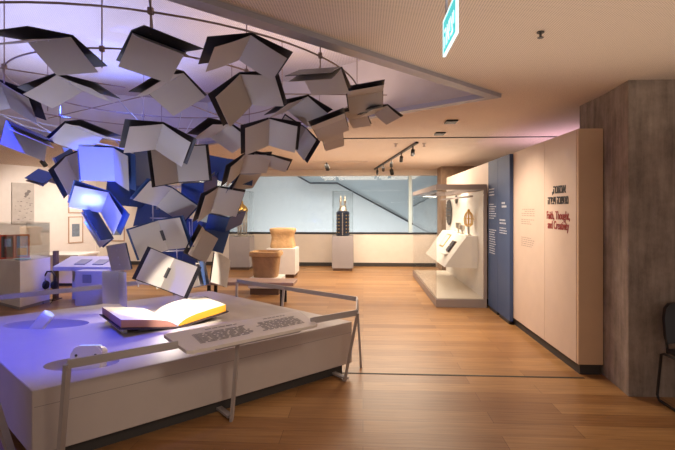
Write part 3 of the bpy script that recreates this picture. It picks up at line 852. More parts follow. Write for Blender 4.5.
for q, (A_, B_) in enumerate((((-3.55, 4.05, 2.52), (-2.45, 4.55, 2.30)), ((-3.45, 4.25, 2.44), (-2.45, 4.70, 2.22)))):
    bm = bmesh.new(); add_tube(bm, [A_, B_], 0.008, 6); wpart('truss_rod', bm, M['wire'], fr)
for k in range(5):
    f = (k + 0.5) / 5
    a_ = Vector((-3.55, 4.05, 2.52)).lerp(Vector((-2.45, 4.55, 2.30)), f); b_ = Vector((-3.45, 4.25, 2.44)).lerp(Vector((-2.45, 4.70, 2.22)), f)
    bm = bmesh.new(); add_tube(bm, [a_, b_], 0.006, 6); wpart('truss_rung', bm, M['wire'], fr)

BOOKS = {
    1: (-1.830, 2.532, 2.598, 2.298, 1.736, -0.518, 0.801, 0.222, 0.596, -0.018, 0.242, 0.345),
    2: (-1.233, 2.670, 2.618, 2.740, -1.210, -0.091, 0.557, 0.430, 0.366, 0.229, 0.275, 0.314),
    3: (-0.770, 2.896, 2.658, 2.816, 0.728, -0.064, 0.593, 0.383, 0.388, 0.213, 0.257, 0.307),
    4: (-0.900, 3.418, 2.520, 2.555, 0.016, 0.391, 0.700, 0.407, 0.514, 0.311, 0.266, 0.317),
    5: (-0.307, 3.253, 2.618, 2.474, 2.033, 0.102, 0.425, 0.462, 0.325, 0.295, 0.295, 0.304),
    6: (0.016, 4.099, 2.650, 2.036, 2.032, -0.040, 0.242, 0.240, 0.142, 0.140, 0.247, 0.321),
    7: (-0.605, 4.125, 2.582, 2.661, 1.163, 0.185, 0.413, 0.572, 0.316, 0.364, 0.269, 0.307),
    8: (-0.314, 4.201, 2.403, 2.012, 1.964, 0.274, 0.148, 0.148, 0.048, 0.048, 0.290, 0.312),
    9: (0.170, 4.411, 2.577, 2.883, 0.743, -0.175, 0.454, 0.442, 0.354, 0.373, 0.174, 0.252),
    10: (-0.052, 4.559, 2.532, 2.244, 1.920, -0.047, 0.055, 0.056, -0.003, -0.002, 0.243, 0.196),
    11: (-0.631, 4.553, 2.314, 1.676, 0.188, -0.828, 0.450, 0.451, 0.350, 0.351, 0.247, 0.238),
    12: (-0.912, 4.319, 2.348, 2.347, 0.423, 0.419, 0.362, 0.640, 0.245, 0.445, 0.275, 0.316),
    13: (-1.357, 4.207, 2.350, 2.241, 1.537, 0.334, 0.244, 0.456, 0.078, 0.305, 0.287, 0.254),
    14: (-1.421, 3.169, 2.514, -2.577, -2.385, -0.519, 0.435, 0.393, 0.330, 0.312, 0.280, 0.296),
    15: (-2.102, 3.131, 2.517, 3.013, -0.003, -0.413, 0.799, 0.100, 0.616, -0.017, 0.266, 0.302),
    16: (-2.998, 3.617, 2.563, 2.533, 0.491, 0.077, 0.381, 0.579, 0.281, 0.351, 0.277, 0.306),
    17: (-2.835, 3.656, 2.276, 0.549, 2.272, -0.718, 1.295, 1.295, 1.195, 1.195, 0.272, 0.325),
    18: (-2.320, 3.635, 2.265, 2.756, -0.811, -0.030, 0.418, 0.262, 0.309, 0.139, 0.277, 0.308),
    19: (-2.219, 3.912, 1.999, 1.923, 0.068, -0.221, 0.454, 0.557, 0.354, 0.403, 0.274, 0.313),
    20: (-1.705, 3.683, 2.211, 2.351, 0.640, -0.245, 0.675, 0.322, 0.459, 0.144, 0.264, 0.314),
    21: (-1.716, 4.048, 2.008, 1.672, 0.425, 0.586, 0.590, 0.515, 0.553, 0.415, 0.280, 0.319),
    22: (-2.062, 4.556, 1.730, 1.776, 1.249, 0.145, 0.344, 0.371, 0.332, 0.340, 0.323, 0.253),
    23: (-2.089, 4.608, 1.328, 1.805, -0.088, 0.297, 0.418, 0.478, 0.318, 0.399, 0.293, 0.328),
    24: (-1.869, 4.205, 0.989, 1.302, 0.585, -0.006, 0.637, 0.606, 0.553, 0.506, 0.274, 0.298),
    25: (-1.581, 4.689, 1.700, 1.988, 0.979, 0.664, 0.492, 0.498, 0.392, 0.385, 0.284, 0.318),
    26: (-1.285, 4.705, 2.080, 2.125, 0.930, 0.860, 0.375, 0.379, 0.275, 0.279, 0.315, 0.247),
    28: (-2.515, 4.264, 1.667, 2.118, 0.522, -0.628, 0.603, 0.456, 0.443, 0.282, 0.284, 0.318),
    29: (-2.626, 4.446, 1.444, -3.420, 2.236, 0.840, 0.434, 0.480, 0.334, 0.408, 0.300, 0.319),
    30: (-2.618, 4.712, 1.083, 1.615, -0.722, -0.443, 0.035, 0.018, 0.005, -0.012, 0.294, 0.287),
    31: (-2.289, 4.127, 0.858, 1.468, -0.592, -0.480, 0.160, 0.160, 0.060, 0.060, 0.289, 0.311),
    32: (-1.810, 4.818, 1.233, 1.277, 1.576, 0.744, 0.273, 0.271, 0.173, 0.171, 0.289, 0.312),
    33: (-1.494, 4.691, 0.946, 1.039, 1.373, 0.992, -0.062, -0.055, -0.011, -0.004, 0.292, 0.304),
    34: (-1.626, 4.613, 0.933, 1.450, -1.009, -0.604, 0.450, 0.450, 0.350, 0.350, 0.290, 0.225),
    36: (-3.505, 4.813, 2.015, 1.951, 2.748, -0.374, 0.450, 0.450, 0.350, 0.350, 0.285, 0.172),
    37: (-3.013, 4.500, 2.007, 1.685, 0.627, 1.400, 0.451, 0.450, 0.351, 0.350, 0.299, 0.300),
    38: (-1.775, 4.909, 1.777, 0.741, -0.784, -2.378, 0.450, 0.450, 0.350, 0.350, 0.212, 0.320),
    39: (-2.217, 4.594, 2.029, 1.382, -0.965, -1.028, 0.450, 0.450, 0.350, 0.350, 0.291, 0.344),
    40: (-1.553, 5.009, 2.039, -0.436, -2.120, -2.335, 0.450, 0.450, 0.350, 0.350, 0.290, 0.252),
    41: (-1.551, 5.060, 1.418, 0.309, -0.688, -2.548, 0.450, 0.450, 0.350, 0.350, 0.205, 0.311),
    43: (-3.101, 4.707, 2.127, 1.824, -0.848, -1.089, 0.455, 0.447, 0.355, 0.347, 0.291, 0.263),
    27: (-1.013, 4.905, 2.133, 2.709, 0.475, -0.190, 0.116, 0.116, 0.016, 0.016, 0.196, 0.266),
    44: (-1.427, 4.955, 1.908, 2.456, 1.037, 0.944, 0.448, 0.453, 0.348, 0.353, 0.262, 0.308),
    45: (-0.318, 4.805, 2.339, 1.974, 2.042, 0.164, 0.055, 0.056, -0.002, -0.002, 0.254, 0.217),
    46: (-2.650, 5.005, 1.772, -0.165, 2.452, 2.334, 0.450, 0.450, 0.350, 0.350, 0.292, 0.269),
    47: (-2.301, 5.004, 1.582, 0.293, -2.669, -1.331, 0.450, 0.450, 0.350, 0.350, 0.276, 0.298),
    48: (-1.887, 5.105, 1.312, -0.273, -2.293, -1.877, 0.450, 0.450, 0.350, 0.350, 0.292, 0.275),
    49: (-2.078, 5.105, 1.119, -0.543, 3.074, 1.277, 0.450, 0.450, 0.350, 0.350, 0.258, 0.302),
}
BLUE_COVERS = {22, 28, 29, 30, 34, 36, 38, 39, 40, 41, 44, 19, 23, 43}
LABELS = {
    1: 'large open book at the top left edge, dark cover roofed above a drooping grey page',
    2: 'large open book at top centre, dark cover above one broad grey page',
    3: 'open book just under the recess edge, pages spread like an inverted V with dark wingtips',
    4: 'broad open book right of centre facing out with both taupe pages squarely open',
    5: 'pale open book below the recess edge, one leaf folded over its shaded lower leaf',
    6: 'flat open pale book near the right tip with a horizontal fold',
    7: 'pale open book with a diamond shaped page right below the inner ring',
    8: 'thin pale book with a slanted fold between the diamond page and the right tip',
    9: 'small pale book at the extreme right tip of the sculpture',
    10: 'tiny pale book tucked under the horizontal folded book near the right tip',
    11: 'pale book tilted forward with a black triangle at its lower right edge',
    12: 'upright open book with a squarish grey right page and orange-tinted left page',
    13: 'open book with a grey diamond page and a cream leaf spreading to the left',
    14: 'dark diamond shaped book directly under the large top centre book',
    15: 'bluish diamond page book beneath the top left book, dark wings on both sides',
    16: 'pinkish page book at the left edge beside the bluish diamond page',
    17: 'nearly closed blue-white book sagging at the left edge above the beige ceiling strip',
    18: 'pale violet book whose page hangs flat just above the saturated blue book',
    19: 'saturated blue book with a narrow pale right page at the heart of the sculpture',
    20: 'wide open grey book at the centre, black margins outside both pages',
    21: 'brown-grey open book hanging upright behind the wide central book',
    22: 'open book with a warm glow on its left page, below the brown-grey upright book',
    23: 'blue-grey open book spread wide with a dark right margin above the lowest book',
    24: 'lowest wide open book, pale grey with dark hinge, near the plinth',
    25: 'open book with a bright grey square page at the right side, mid height',
    26: 'warm cream leaf book standing above the bright grey square page',
    27: 'small pale book with dark slits under the upright squarish grey page',
    28: 'brightest book, lit blue-white, lower left of the saturated blue one',
    29: 'navy board book with a white edge hanging below the brightest book',
    30: 'slim half-folded pale book on the left above the lowest upright book',
    31: 'narrow upright pale book touching down nearest the plinth on the left',
    32: 'slanted pale book with long narrow leaf beside the silver tower vitrine',
    33: 'narrow grey book with a white right leaf, lowest on the right',
    34: 'dark slate board book hidden between the lowest wide book and the narrow grey book',
    36: 'small navy board book in front of the left wall above the canvas',
    37: 'pinkish single-leaf book left of the saturated blue book',
    38: 'navy cover seen from outside below the brown-grey upright book',
    39: 'navy cover seen deep inside between the blue book and the brown-grey book',
    40: 'navy cover seen behind the cream leafed book, above the bright square page',
    41: 'navy cover seen under the bright grey square page on the right',
    43: 'light blue leaf book squeezed between the pinkish leaf and the saturated blue book',
    44: 'pale leaf book behind the bright grey square page near the long window',
    46: 'navy cover deep inside, between the brightest book and the warm-glow book',
    47: 'navy cover deep inside, above the blue-grey open book and left of the warm-glow pages',
    48: 'navy cover deep inside, between the blue-grey open book and the slanted narrow leaf',
    49: 'navy cover deep inside, just above the lowest wide open book',
    45: 'small pale book in shade below the thin slanted fold book on the right',
}
def rotvec(r):
    v = Vector(r); a = v.length
    return Matrix.Rotation(a, 4, v.normalized()) if a > 1e-9 else Matrix.Identity(4)
def leaf(bm, ang, w, h, sgn, off, thick, sag=0.0, n=6):
    """one leaf hinged on the local Y axis; thickness grows away from the reader"""
    ca, sa = math.cos(ang), math.sin(ang)
    d = Vector((sgn*ca, 0, sa)); nrm = Vector((-sgn*sa, 0, ca))
    A, B = [], []
    for k in range(n + 1):
        f = k / n
        p = Vector((0, 0, off)) + d * (w * f) + nrm * (sag * math.sin(PI * f))
        A.append(p); B.append(p - nrm * thick)
    ring = A + B[::-1]
    lo = [bm.verts.new((p.x, -h/2, p.z)) for p in ring]; hi = [bm.verts.new((p.x, h/2, p.z)) for p in ring]
    m = len(ring)
    bm.faces.new(lo); bm.faces.new(hi[::-1])
    for i in range(m): bm.faces.new((lo[i], hi[i], hi[(i+1)%m], lo[(i+1)%m]))
def hanging_book(num):
    px, py, pz, rx, ry, rz, pL, pR, cL, cR, w, h = BOOKS[num]
    cL = min(cL, pL - 0.04); cR = min(cR, pR - 0.04)
    t = thing('hanging_book', LABELS[num], 'book', (px, py, pz), group='open books of the hanging sculpture')
    t.rotation_euler = rotvec((rx, ry, rz)).to_euler()
    bm = bmesh.new()
    cw, ch = (w*0.5, h*0.98) if num == 31 else (w*0.9, h*0.98) if num in (17, 30, 31, 33) else (w*1.07 + 0.006, h*1.06)
    leaf(bm, cL, cw, ch, -1, 0.0, 0.004); leaf(bm, cR, cw, ch, 1, 0.0, 0.004)
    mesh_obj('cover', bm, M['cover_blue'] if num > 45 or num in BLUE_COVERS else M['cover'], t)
    for sgn, a in ((-1, pL), (1, pR)):
        bm = bmesh.new(); leaf(bm, a, w, h, sgn, 0.012, 0.0022, 0.004)
        smooth_by_angle(mesh_obj('page', bm, M['page'], t), 50)
    if num in (23, 24):
        bm = bmesh.new(); leaf(bm, pL, 0.018, h*0.34, -1, 0.0165, 0.003); leaf(bm, pR, 0.018, h*0.34, 1, 0.0165, 0.003)
        mesh_obj('hinge', bm, M['page_slot'], t)
    else:
        for k in range(3):
            bm = bmesh.new(); bmesh.ops.create_uvsphere(bm, u_segments=8, v_segments=5, radius=0.0045)
            bmesh.ops.translate(bm, verts=bm.verts[:], vec=(0, (k - 1)*h*0.28, 0.0185)); mesh_obj('rivet', bm, M['wire'], t)
    return t
for num in BOOKS: hanging_book(num)

# ------------------------------------------------------------------ exhibits at the far side
def vitrine_pedestal(x0, x1, y0, depth, ztop, zglass, label, m=None):
    t = thing('vitrine', label, 'vitrine', ((x0+x1)/2, y0 + depth/2, 0), group='glass topped pedestals by the window')
    wbox('pedestal', (x0, y0, 0.07), (x1, y0 + depth, ztop), m or M['grey_ped'], t, 0.004)
    wbox('toe_kick', (x0 + 0.03, y0 + 0.03, 0.0), (x1 - 0.03, y0 + depth - 0.03, 0.07), M['ped_toe'], t)
    g = 0.012
    a, b, c, d = x0 + 0.01, x1 - 0.01, y0 + 0.01, y0 + depth - 0.01
    for lo, hi in (((a, c, ztop), (b, c + g, zglass)), ((a, d - g, ztop), (b, d, zglass)), ((a, c + g, ztop), (a + g, d - g, zglass)), ((b - g, c + g, ztop), (b, d - g, zglass)), ((a, c, zglass), (b, d, zglass + g))):
        wbox('glass_pane', (lo[0], lo[1], lo[2] + 0.0005), (hi[0], hi[1], hi[2] + 0.0005), M['glass'], t)
    return t
vitrine_pedestal(-0.80, -0.255, 11.58, 0.52, 0.90, 2.06, 'grey pedestal with glass cover holding the dark blue scroll case')
tc = thing('scroll_case', 'dark blue cylindrical scroll case with gold dots and two silver finials', 'scroll case', (-0.53, 11.83, 0.902))
bm = bmesh.new(); add_lathe(bm, [(0.165, 0), (0.175, 0.02), (0.17, 0.05), (0.17, 0.58), (0.175, 0.60), (0.14, 0.64)], 10)
mesh_obj('body', bm, M['navy_metal'], tc)
bm = bmesh.new()
for k in range(10):
    a = 2*PI*(k + 0.5)/10
    for q in range(6):
        b2 = bmesh.new(); bmesh.ops.create_uvsphere(b2, u_segments=8, v_segments=5, radius=0.016)
        bmesh.ops.translate(b2, verts=b2.verts[:], vec=(0.162*math.cos(a), 0.162*math.sin(a), 0.09 + 0.088*q)); merge(bm, b2)
mesh_obj('stud_pattern', bm, M['gold'], tc, True)
bm = bmesh.new(); add_box(bm, (-0.012, -0.178, 0.02), (0.012, -0.165, 0.60)); mesh_obj('clasp_strip', bm, M['silver'], tc)
bm = bmesh.new(); add_lathe(bm, [(0.11, 0.64), (0.12, 0.66), (0.10, 0.70), (0.085, 0.76), (0.10, 0.78), (0.09, 0.79)], 16); smooth_by_angle(mesh_obj('crown', bm, M['silver'], tc))
for s in (-1, 1):
    bm = bmesh.new(); add_lathe(bm, [(0.02, 0.78), (0.02, 0.84), (0.035, 0.88), (0.038, 0.92), (0.02, 0.96), (0.028, 0.99), (0.01, 1.03), (0.004, 1.06)], 12, (s*0.055, 0, 0))
    smooth_by_angle(mesh_obj('finial', bm, M['silver'], tc))
vitrine_pedestal(-3.51, -2.96, 11.62, 0.52, 0.87, 2.06, 'grey pedestal with glass cover holding the silver and gold tower')
tw = thing('spice_tower', 'tall silver cage tower with golden domed top in the left vitrine', 'tower', (-3.22, 11.87, 0.873))
bm = bmesh.new(); add_lathe(bm, [(0.15, 0), (0.15, 0.03), (0.13, 0.05)], 20); smooth_by_angle(mesh_obj('base', bm, M['silver'], tw))
for k in range(8):
    a = 2*PI*k/8
    bm = bmesh.new(); add_tube(bm, [(0.115*math.cos(a), 0.115*math.sin(a), 0.05), (0.115*math.cos(a), 0.115*math.sin(a), 0.66)], 0.013, 8); mesh_obj('column', bm, M['silver'], tw, True)
bm = bmesh.new()
for q in range(7):
    add_tube(bm, [(0.115*math.cos(2*PI*k/20), 0.115*math.sin(2*PI*k/20), 0.10 + 0.09*q) for k in range(20)], 0.010, 6, closed=True)
mesh_obj('lattice', bm, M['silver'], tw, True)
bm = bmesh.new(); add_lathe(bm, [(0.15, 0.66), (0.155, 0.69), (0.14, 0.74), (0.10, 0.80), (0.04, 0.85), (0.02, 0.88), (0.03, 0.90), (0.005, 0.95)], 20); smooth_by_angle(mesh_obj('dome', bm, M['gold'], tw))

# white pedestal with stone block
wp = thing('pedestal', 'white pedestal under the golden stone block', 'pedestal', (-1.91, 10.7, 0))
wbox('body', (-2.25, 10.36, 0.08), (-1.57, 11.0, 0.68), M['white_ped'], wp, 0.004)
wbox('toe_kick', (-2.21, 10.40, 0.0), (-1.61, 10.96, 0.08), M['ped_toe'], wp)
def rough_block(prof, seg, loc, m, name, label, cat, sq, seed, amp):
    """super-elliptic lathe with weathered surface"""
    rr = random.Random(seed); bm = bmesh.new(); rings = []
    for r, z in prof:
        row = []
        for k in range(seg):
            a = 2*PI*k/seg; c, s = math.cos(a), math.sin(a)
            kf = (abs(c)**sq + abs(s)**sq) ** (-1/sq)
            q = r * kf * (1 + rr.uniform(-amp, amp))
            row.append(bm.verts.new((q*c, q*s*0.85, z + rr.uniform(-amp, amp)*0.06 if 0 < z else z)))
        rings.append(row)
    for A, B in zip(rings, rings[1:]):
        for k in range(seg): bm.faces.new((A[k], A[(k+1)%seg], B[(k+1)%seg], B[k]))
    bm.faces.new(rings[0][::-1]); bm.faces.new(rings[-1])
    o = mesh_obj(name, bm, m); smooth_by_angle(o, 45); o.location = loc
    tag(o, label, cat); return o
rough_block([(0.27, 0), (0.285, 0.03), (0.275, 0.10), (0.255, 0.16), (0.25, 0.25), (0.26, 0.32), (0.285, 0.37), (0.295, 0.43), (0.28, 0.46), (0.2, 0.468)], 40, (-1.91, 10.68, 0.681), M['stone'],
            'stone_block', 'golden carved stone block with waisted sides on the white pedestal', 'stone', 7, 3, 0.018)
lp = thing('pedestal', 'low pale pedestal under the brown stone tub', 'pedestal', (-1.84, 8.58, 0))
wbox('body', (-2.14, 8.28, 0.12), (-1.54, 8.88, 0.30), M['white_ped'], lp, 0.004)
wbox('toe_kick', (-2.11, 8.31, 0.0), (-1.57, 8.85, 0.12), M['ped_toe'], lp)
tub = thing('stone_tub', 'brown weathered stone tub with flared rim on the low pedestal', 'tub', (-1.86, 8.58, 0.301))
o = rough_block([(0.235, 0), (0.245, 0.04), (0.26, 0.2), (0.275, 0.36), (0.28, 0.42), (0.25, 0.422), (0.24, 0.40)], 40, (0, 0, 0), M['stone2'], 'body', '', '', 4.5, 8, 0.015)
for k in ('label', 'category'): del o[k]
o.parent = tub; o.scale = (0.93, 0.93, 0.94)
o = rough_block([(0.28, 0.42), (0.318, 0.43), (0.325, 0.47), (0.318, 0.515), (0.26, 0.52), (0.24, 0.47), (0.22, 0.44)], 40, (0, 0, 0), M['stone'], 'rim', '', '', 5, 9, 0.02)
for k in ('label', 'category'): del o[k]
o.parent = tub; o.scale = (0.93, 0.93, 0.94)

# bench behind the plinth
be = thing('bench', 'low brown bench with black legs behind the plinth', 'bench', (-1.85, 7.6, 0))
wbox('seat', (-2.70, 7.32, 0.335), (-1.14, 7.78, 0.39), M['bench_top'], be, 0.006)
for x in (-2.56, -1.34):
    for y in (7.36, 7.70):
        wbox('leg', (x - 0.025, y - 0.02, 0.0), (x + 0.025, y + 0.02, 0.335), M['black'], be)

# ------------------------------------------------------------------ left side: glazed case, console, pictures
lc = thing('display_case', 'pale glazed display case at the left edge holding a red framed diptych', 'display case', (-5.8, 7.5, 0))
foot = [(-5.40, 6.80), (-5.37, 7.45), (-6.35, 8.15), (-6.55, 7.45)]
bm = bmesh.new(); add_prism(bm, foot, 0.05, 0.77); wpart('pedestal', bm, M['white_ped'], lc)
fc = (sum(p[0] for p in foot)/4, sum(p[1] for p in foot)/4)
def fin(p, k): return (fc[0] + (p[0]-fc[0])*k, fc[1] + (p[1]-fc[1])*k)
bm = bmesh.new(); add_prism(bm, [fin(p, 0.97) for p in foot], 0.0, 0.05); wpart('toe_kick', bm, M['grey_ped'], lc)
for i in range(4):
    a, b = foot[i], foot[(i+1) % 4]
    bm = bmesh.new(); add_prism(bm, [fin(a, 0.985), fin(b, 0.985), fin(b, 0.97), fin(a, 0.97)], 0.771, 1.36); wpart('glass_pane', bm, M['glass'], lc)
bm = bmesh.new(); add_prism(bm, [fin(p, 0.985) for p in foot], 1.361, 1.372); wpart('glass_lid', bm, M['glass'], lc)
dp = thing('diptych', 'red framed painted diptych standing open inside the left glazed case', 'diptych', (-5.84, 7.24, 0.772))
for sgn in (-1, 1):
    th = math.radians(38 + sgn * -10)
    def q(u, n, z): 
        c, s = math.cos(th), math.sin(th)
        return (dp.location.x + sgn*0 + c*u - s*n, dp.location.y + s*u + c*n, 0.772 + z)
    u0, u1 = (0.004, 0.21) if sgn > 0 else (-0.21, -0.004)
    def slab(bm, a, b, z0, z1, n0, n1):
        add_loft(bm, [q(a, n0, z0), q(b, n0, z0), q(b, n0, z1), q(a, n0, z1)], [q(a, n1, z0), q(b, n1, z0), q(b, n1, z1), q(a, n1, z1)])
    bm = bmesh.new()
    slab(bm, u0, u1, 0, 0.025, -0.012, 0.012); slab(bm, u0, u1, 0.375, 0.40, -0.012, 0.012)
    slab(bm, u0, u0 + 0.022, 0.025, 0.375, -0.012, 0.012); slab(bm, u1 - 0.022, u1, 0.025, 0.375, -0.012, 0.012)
    wpart('frame', bm, M['red_frame'], dp)
    bm = bmesh.new(); slab(bm, u0 + 0.022, u1 - 0.022, 0.025, 0.375, 0.0, 0.008); wpart('painting', bm, M['icon_dark'] if sgn < 0 else M['icon_blue'], dp)
    bm = bmesh.new()
    if sgn < 0:
        slab(bm, u0 + 0.07, u1 - 0.05, 0.20, 0.33, -0.003, -0.0005)
    else:
        slab(bm, u0 + 0.03, u1 - 0.04, 0.05, 0.17, -0.003, -0.0005)
    wpart('figure', bm, M['icon_blue'] if sgn < 0 else M['icon_gold'], dp)
bm = bmesh.new(); add_lathe(bm, [(0.09, 0), (0.10, 0.006), (0.12, 0.02), (0.115, 0.024), (0.05, 0.012)], 20)
o = mesh_obj('dish', bm, M['cyan']); smooth_by_angle(o); o.location = (-5.55, 7.05, 0.771); tag(o, 'pale cyan dish lying in the left glazed case before the diptych', 'dish')

c2 = thing('display_case', 'white table case against the left wall behind the brown post', 'display case', (-6.3, 9.4, 0))
wbox('body', (-6.95, 9.0, 0.06), (-5.9, 9.7, 0.61), M['white_ped'], c2, 0.004)
wbox('top', (-6.98, 8.97, 0.611), (-5.87, 9.73, 0.65), M['white_ped'], c2, 0.003)
wbox('toe_kick', (-6.9, 9.05, 0.0), (-5.95, 9.65, 0.06), M['toe'], c2)

ps = thing('post', 'slim dark brown post beside the blue-lit console', 'post', (-5.42, 7.66, 0))
wbox('shaft', (-5.45, 7.62, 0.02), (-5.385, 7.69, 0.86), M['brown_post'], ps)
wbox('base_plate', (-5.47, 7.56, 0.0), (-5.365, 7.75, 0.02), M['brown_post'], ps)
bm = bmesh.new(); add_tube(bm, [(-5.40, 7.62, 0.53), (-5.29, 7.33, 0.53), (-5.285, 7.31, 0.55)], 0.008, 8); wpart('hook', bm, M['black'], ps)
hp = thing('headphones', 'black headphones with a dangling cable beside the left glazed case', 'headphones', (-5.29, 7.33, 0.255))
bm = bmesh.new(); add_tube(bm, [(-0.09, 0, 0.08), (-0.10, 0, 0.20), (-0.05, 0, 0.285), (0.03, 0, 0.29), (0.09, 0, 0.21), (0.085, 0, 0.08)], 0.014, 8); mesh_obj('headband', bm, M['black'], hp, True)
for s in (-1, 1):
    bm = bmesh.new(); add_lathe(bm, [(0.03, -0.03), (0.065, -0.025), (0.075, 0.0), (0.065, 0.025), (0.03, 0.03)], 16)
    bmesh.ops.rotate(bm, verts=bm.verts[:], cent=(0,0,0), matrix=Matrix.Rotation(PI/2, 3, 'Y'))
    bmesh.ops.translate(bm, verts=bm.verts[:], vec=(s*0.075, 0, 0.06)); smooth_by_angle(mesh_obj('ear_cup', bm, M['black'], hp))
bm = bmesh.new(); add_tube(bm, [(-0.08, 0, 0.0), (-0.12, -0.02, -0.12), (-0.10, -0.03, -0.25), (0.0, -0.03, -0.285), (0.06, -0.01, -0.2), (0.05, 0.0, -0.02)], 0.006, 6); mesh_obj('cable', bm, M['black'], hp, True)

kd = thing('console_desk', 'blue-lit sloping console desk with two grey plates', 'desk', (-4.9, 7.75, 0))
sec = [(7.50, 0.53), (7.50, 0.60), (8.0, 0.735), (8.0, 0.50)]
bm = bmesh.new(); add_loft(bm, [(-5.36, y, z) for y, z in sec], [(-4.25, y, z) for y, z in sec]); wpart('top', bm, M['desk'], kd)
wbox('base', (-5.15, 7.70, 0.0), (-4.35, 7.98, 0.50), M['desk'], kd)
for x in (-5.05, -4.72):
    z = lambda y: 0.60 + (y - 7.50) * 0.135/0.5
    bm = bmesh.new()
    add_loft(bm, [(x, 7.60, z(7.60) + 0.001), (x + 0.2, 7.60, z(7.60) + 0.001), (x + 0.2, 7.82, z(7.82) + 0.001), (x, 7.82, z(7.82) + 0.001)],
                 [(x, 7.60, z(7.60) + 0.012), (x + 0.2, 7.60, z(7.60) + 0.012), (x + 0.2, 7.82, z(7.82) + 0.012), (x, 7.82, z(7.82) + 0.012)])
    wpart('plate', bm, M['plate'], kd)
kb = thing('pedestal', 'blue-lit block pedestal with a dark square plate before the console', 'pedestal', (-4.5, 7.28, 0))
wbox('body', (-4.75, 7.18, 0.0), (-4.28, 7.40, 0.575), M['desk'], kb, 0.004)
wbox('plate', (-4.62, 7.172, 0.38), (-4.47, 7.1795, 0.52), M['plate'], kb)

def wall_thing(name, label, cat, t, z, group=None):
    x, y = wl(t, 0.0)
    o = thing(name, label, cat, (x, y, z), math.atan2(WD.y, WD.x), group)
    return o
cv = wall_thing('canvas', 'pale unframed canvas with faint grey script on the left wall', 'painting', 0.49, 1.22)
bm = bmesh.new(); add_box(bm, (-0.25, -0.045, 0), (0.25, -0.002, 1.04), 0.003); mesh_obj('canvas', bm, M['canvas'], cv)
bm = bmesh.new()
for k in range(26):
    u = rnd.uniform(-0.2, 0.18); v = rnd.uniform(0.1, 0.65); w_, h_ = rnd.uniform(0.01, 0.05), rnd.uniform(0.006, 0.02)
    bm.faces.new([bm.verts.new(p) for p in ((u, -0.0465, v), (u + w_, -0.0465, v), (u + w_, -0.0465, v + h_), (u, -0.0465, v + h_))])
mesh_obj('script', bm, M['ink'], cv)
bm = bmesh.new()
for (u, v, s) in ((0.08, 0.76, 0.07), (0.12, 0.83, 0.06), (0.05, 0.70, 0.04)):
    bm.faces.new([bm.verts.new((u + s*rnd.uniform(0.6, 1)*math.cos(a), -0.0468, v + s*rnd.uniform(0.6, 1)*math.sin(a))) for a in (0, 1, 2, 3, 4, 5)])
mesh_obj('ink_figure', bm, M['ink'], cv)
for t, z, h, w_, lab in ((1.80, 0.66, 0.73, 0.40, 'pale wood framed small print on the left wall, lower of two by the corner'),
                         (1.80, 1.49, 0.60, 0.40, 'pale wood framed print above the other small print on the left wall')):
    f = wall_thing('framed_print', lab, 'picture', t, z, 'framed prints on the left wall')
    bm = bmesh.new(); b = 0.022
    add_box(bm, (-w_/2, -0.03, 0), (w_/2, -0.002, b)); add_box(bm, (-w_/2, -0.03, h - b), (w_/2, -0.002, h))
    add_box(bm, (-w_/2, -0.03, b), (-w_/2 + b, -0.002, h - b)); add_box(bm, (w_/2 - b, -0.03, b), (w_/2, -0.002, h - b)); mesh_obj('frame', bm, M['frame_wood'], f)
    bm = bmesh.new(); add_box(bm, (-w_/2 + b, -0.016, b), (w_/2 - b, -0.003, h - b)); mesh_obj('mount', bm, M['mount'], f)
    bm = bmesh.new(); add_box(bm, (-w_*0.26, -0.019, h*0.24), (w_*0.26, -0.0165, h*0.72)); mesh_obj('print', bm, M['print'], f)
f = thing('framed_print', 'pale wood framed print on the far wall just right of the corner', 'picture', (-7.1, YF, 0.68), 0, 'framed prints on the left wall')
bm = bmesh.new(); b = 0.022; w_, h = 0.5, 0.70
add_box(bm, (-w_/2, -0.03, 0), (w_/2, -0.002, b)); add_box(bm, (-w_/2, -0.03, h - b), (w_/2, -0.002, h))
add_box(bm, (-w_/2, -0.03, b), (-w_/2 + b, -0.002, h - b)); add_box(bm, (w_/2 - b, -0.03, b), (w_/2, -0.002, h - b)); mesh_obj('frame', bm, M['frame_wood'], f)
bm = bmesh.new(); add_box(bm, (-w_/2 + b, -0.016, b), (w_/2 - b, -0.003, h - b)); mesh_obj('mount', bm, M['mount'], f)
bm = bmesh.new(); add_box(bm, (-w_*0.26, -0.019, h*0.24), (w_*0.26, -0.0165, h*0.72)); mesh_obj('print', bm, M['print'], f)

